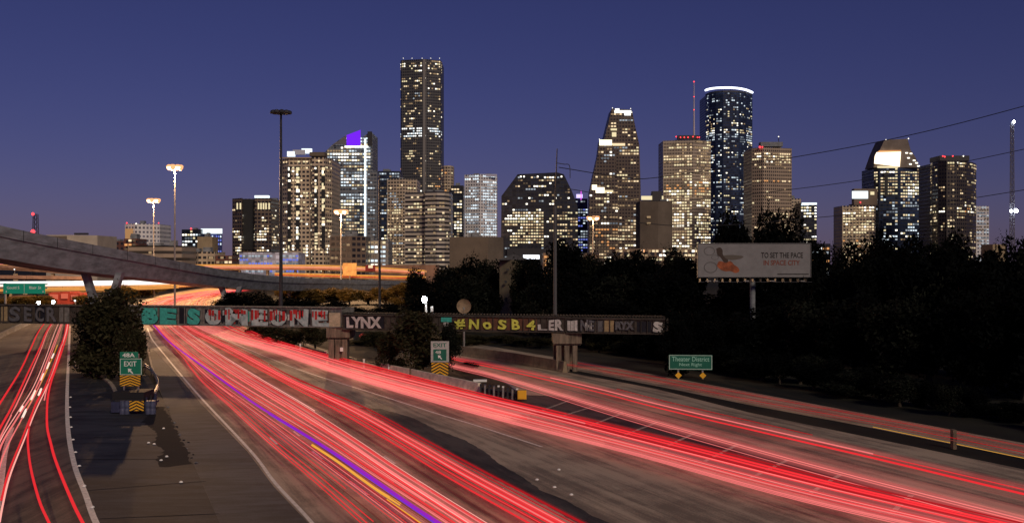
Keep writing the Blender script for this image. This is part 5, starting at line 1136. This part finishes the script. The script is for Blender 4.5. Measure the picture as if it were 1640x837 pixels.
tree(150, 121, 500, 80, 'dark', 'low bush at the left foot of the median tree', v=5, name='bush', cat='bush')
tree(210, 112, 520, 60, 'olive', 'low bush at the right foot of the median tree', v=4, name='bush', cat='bush')
tree(668, 122, 500, 120, 'olive', 'bushy dark tree covering the railway bridge left of the middle exit sign', v=5)
tree(625, 123, 535, 56, 'olive', 'lower bush left of the tree at the middle exit sign', v=4, name='bush', cat='bush')
tree(718, 121, 520, 50, 'dark', 'lower bush right of the tree at the middle exit sign', v=5, name='bush', cat='bush')
tree(748, 124, 580, 40, 'night', 'small dark shrub on the island right of the middle exit sign', v=4, name='bush', cat='bush')
LMK = [(690, 'below the beige banded tower'), (720, 'straight above the middle exit sign'), (750, 'above the tan dish'), (785, 'just left of the cream house'), (845, 'against the cream house'), (890, 'behind the tall grey pole'), (925, 'below the dark sloping block edge'), (965, 'below the stepped tower'), (1005, 'below the right side of the stepped tower'), (1050, 'below the plain brown block'), (1095, 'below the red tipped antenna'), (1140, 'below the left end of the billboard'), (1205, 'behind the billboard pole'), (1265, 'below the billboard lettering'), (1320, 'below the right end of the billboard'), (1375, 'below the tan tower with a white roof box'), (1430, 'below the floodlit crown'), (1480, 'below the grey slab between the right towers'), (1530, 'below the dark rounded tower'), (1580, 'below the pale grey slab'), (1625, 'below the slim lattice mast'), (1690, 'at the right edge'), (1800, 'beyond the right edge')]
def near(px): return min(LMK, key=lambda l: abs(l[0]-px))[1]
# under and behind the bridge
for i, (px, D, yt, w) in enumerate([(430, 170, 520, 50), (470, 160, 523, 60), (505, 158, 520, 50), (570, 165, 545, 60), (600, 160, 530, 55), (410, 185, 515, 40), (760, 165, 537, 60), (800, 168, 535, 60), (840, 162, 538, 60), (865, 158, 540, 50), (960, 150, 540, 60), (1010, 146, 545, 70), (735, 160, 535, 50)]):
    tree(px, D, yt, w, 'olive', 'scrubby bush seen under the railway bridge, ' + ('left of its right pier' if px < 880 and px > 700 else 'right of its right pier' if px > 900 else 'beside its left pier'), 'bushes under the bridge', name='bush', cat='bush')
for i, (px, D, yt, w) in enumerate([(400, 230, 462, 90), (440, 220, 470, 80), (365, 235, 475, 60), (480, 215, 478, 70), (540, 215, 482, 70), (590, 210, 486, 70), (640, 200, 482, 60)]):
    tree(px, D, yt, w, 'night', 'dark tree in the low row directly above the painted girder', 'dark trees above the girder')
for i, (px, D, yt, w) in enumerate([(470, 330, 458, 60), (500, 320, 462, 54), (530, 330, 458, 60), (560, 325, 463, 50), (590, 330, 460, 60), (618, 320, 455, 56), (648, 310, 452, 60), (672, 300, 447, 50), (515, 350, 462, 50)]):
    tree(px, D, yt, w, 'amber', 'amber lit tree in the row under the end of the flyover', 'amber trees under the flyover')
for i, (px, D, yt, w) in enumerate([(205, 350, 458, 40), (228, 400, 452, 44), (252, 440, 450, 40), (275, 490, 450, 40), (300, 540, 450, 34), (192, 330, 466, 30)]):
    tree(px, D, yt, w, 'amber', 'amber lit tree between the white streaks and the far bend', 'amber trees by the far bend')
for i, (px, D, yt, w) in enumerate([(20, 310, 474, 40), (50, 310, 472, 40), (76, 315, 474, 34), (132, 310, 472, 40), (0, 300, 476, 40)]):
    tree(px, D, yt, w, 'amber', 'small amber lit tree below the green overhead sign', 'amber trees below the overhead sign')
for i, (px, D, yt, w) in enumerate([(690, 230, 425, 80), (720, 240, 418, 70), (752, 235, 418, 80), (785, 230, 420, 70), (700, 190, 455, 90), (745, 195, 440, 90), (780, 200, 445, 60), (665, 260, 432, 46)]):
    tree(px, D, yt, w, 'dark' if i % 2 else 'night', ('taller' if yt < 430 else 'lower') + ' dark tree behind the railway bridge ' + near(px), 'dark trees left of the house')
for i, (px, D, yt, w) in enumerate([(838, 205, 420, 50), (868, 200, 402, 70), (905, 210, 388, 80), (850, 190, 450, 70), (890, 180, 440, 90), (930, 215, 410, 70), (965, 210, 415, 80), (1000, 205, 405, 80), (1040, 200, 410, 90), (1080, 205, 402, 80), (1100, 190, 400, 70), (935, 180, 440, 100), (990, 175, 445, 100), (1045, 172, 440, 100), (1095, 170, 440, 100), (870, 170, 478, 90), (925, 168, 480, 90), (985, 165, 480, 100)]):
    tree(px, D, yt, w, 'night' if i % 3 else 'dark', ['high crowned', 'middle row', 'low front row'][0 if yt < 425 else 1 if yt < 460 else 2] + ' dark tree ' + near(px), 'dark trees left of the billboard')
tree(1084, 117.5, 511, 56, 'night', 'dark bush hiding the right end of the railway bridge girder', v=4, name='bush', cat='bush')
tree(1092, 127, 500, 76, 'night', 'dark tree just behind the right end of the railway bridge', v=5)
tree(1135, 126, 515, 70, 'night', 'dark bushy tree right of the railway bridge end', v=4)
tree(1205, 178, 322, 110, 'night', 'tallest dark tree rising above the billboard', v=2)
tree(1262, 182, 345, 90, 'night', 'big dark tree right of the tallest one above the billboard', v=1)
tree(1165, 180, 352, 80, 'night', 'big dark tree left of the tallest one above the billboard', v=3)
tree(1300, 185, 368, 50, 'night', 'slimmer dark tree showing at the right end of the billboard', v=0)
tree(1340, 188, 400, 46, 'night', 'low dark tree in the gap right of the billboard', v=1)
rr_ = random.Random(77); k = 0
for (px, D, yt, w) in [(1375, 150, 392, 90), (1420, 155, 382, 90), (1465, 150, 385, 90), (1505, 155, 388, 90), (1545, 150, 384, 90), (1585, 145, 392, 80), (1625, 140, 388, 90), (1670, 135, 385, 100),
                      (1350, 132, 415, 100), (1400, 128, 410, 110), (1450, 125, 412, 110), (1500, 122, 415, 120), (1555, 118, 410, 120), (1610, 112, 408, 130), (1670, 108, 405, 130), (1730, 100, 395, 140),
                      (1150, 150, 470, 120), (1210, 150, 462, 120), (1270, 148, 458, 120), (1330, 145, 440, 110), (1120, 135, 500, 110), (1190, 128, 500, 120), (1250, 128, 490, 130), (1310, 124, 470, 130), (1040, 140, 515, 70), (1090, 136, 520, 80),
                      (1370, 115, 480, 130), (1430, 110, 480, 140), (1490, 108, 470, 150), (1560, 103, 470, 150), (1640, 98, 460, 160), (1720, 95, 450, 160)]:
    k += 1; tree(px, D, yt, w, 'night' if k % 4 else 'dark', ['skyline row', 'second row', 'front row'][0 if D > 133 else 1 if D > 118 else 2] + ' tree ' + near(px), 'dark trees of the right wood')
G_ = 'bushes along the frontage road'
for i in range(30):
    px = 940 + i*28 + rr_.uniform(-8, 8); yb = 550 + (px-900)*.192; D = H*F/(yb-YH) + rr_.uniform(1, 5)
    tree(px, D, yb - rr_.uniform(32, 60), rr_.uniform(50, 90), 'night' if i % 3 else 'dark', 'dark roadside bush ' + near(px), G_, name='bush', cat='bush')
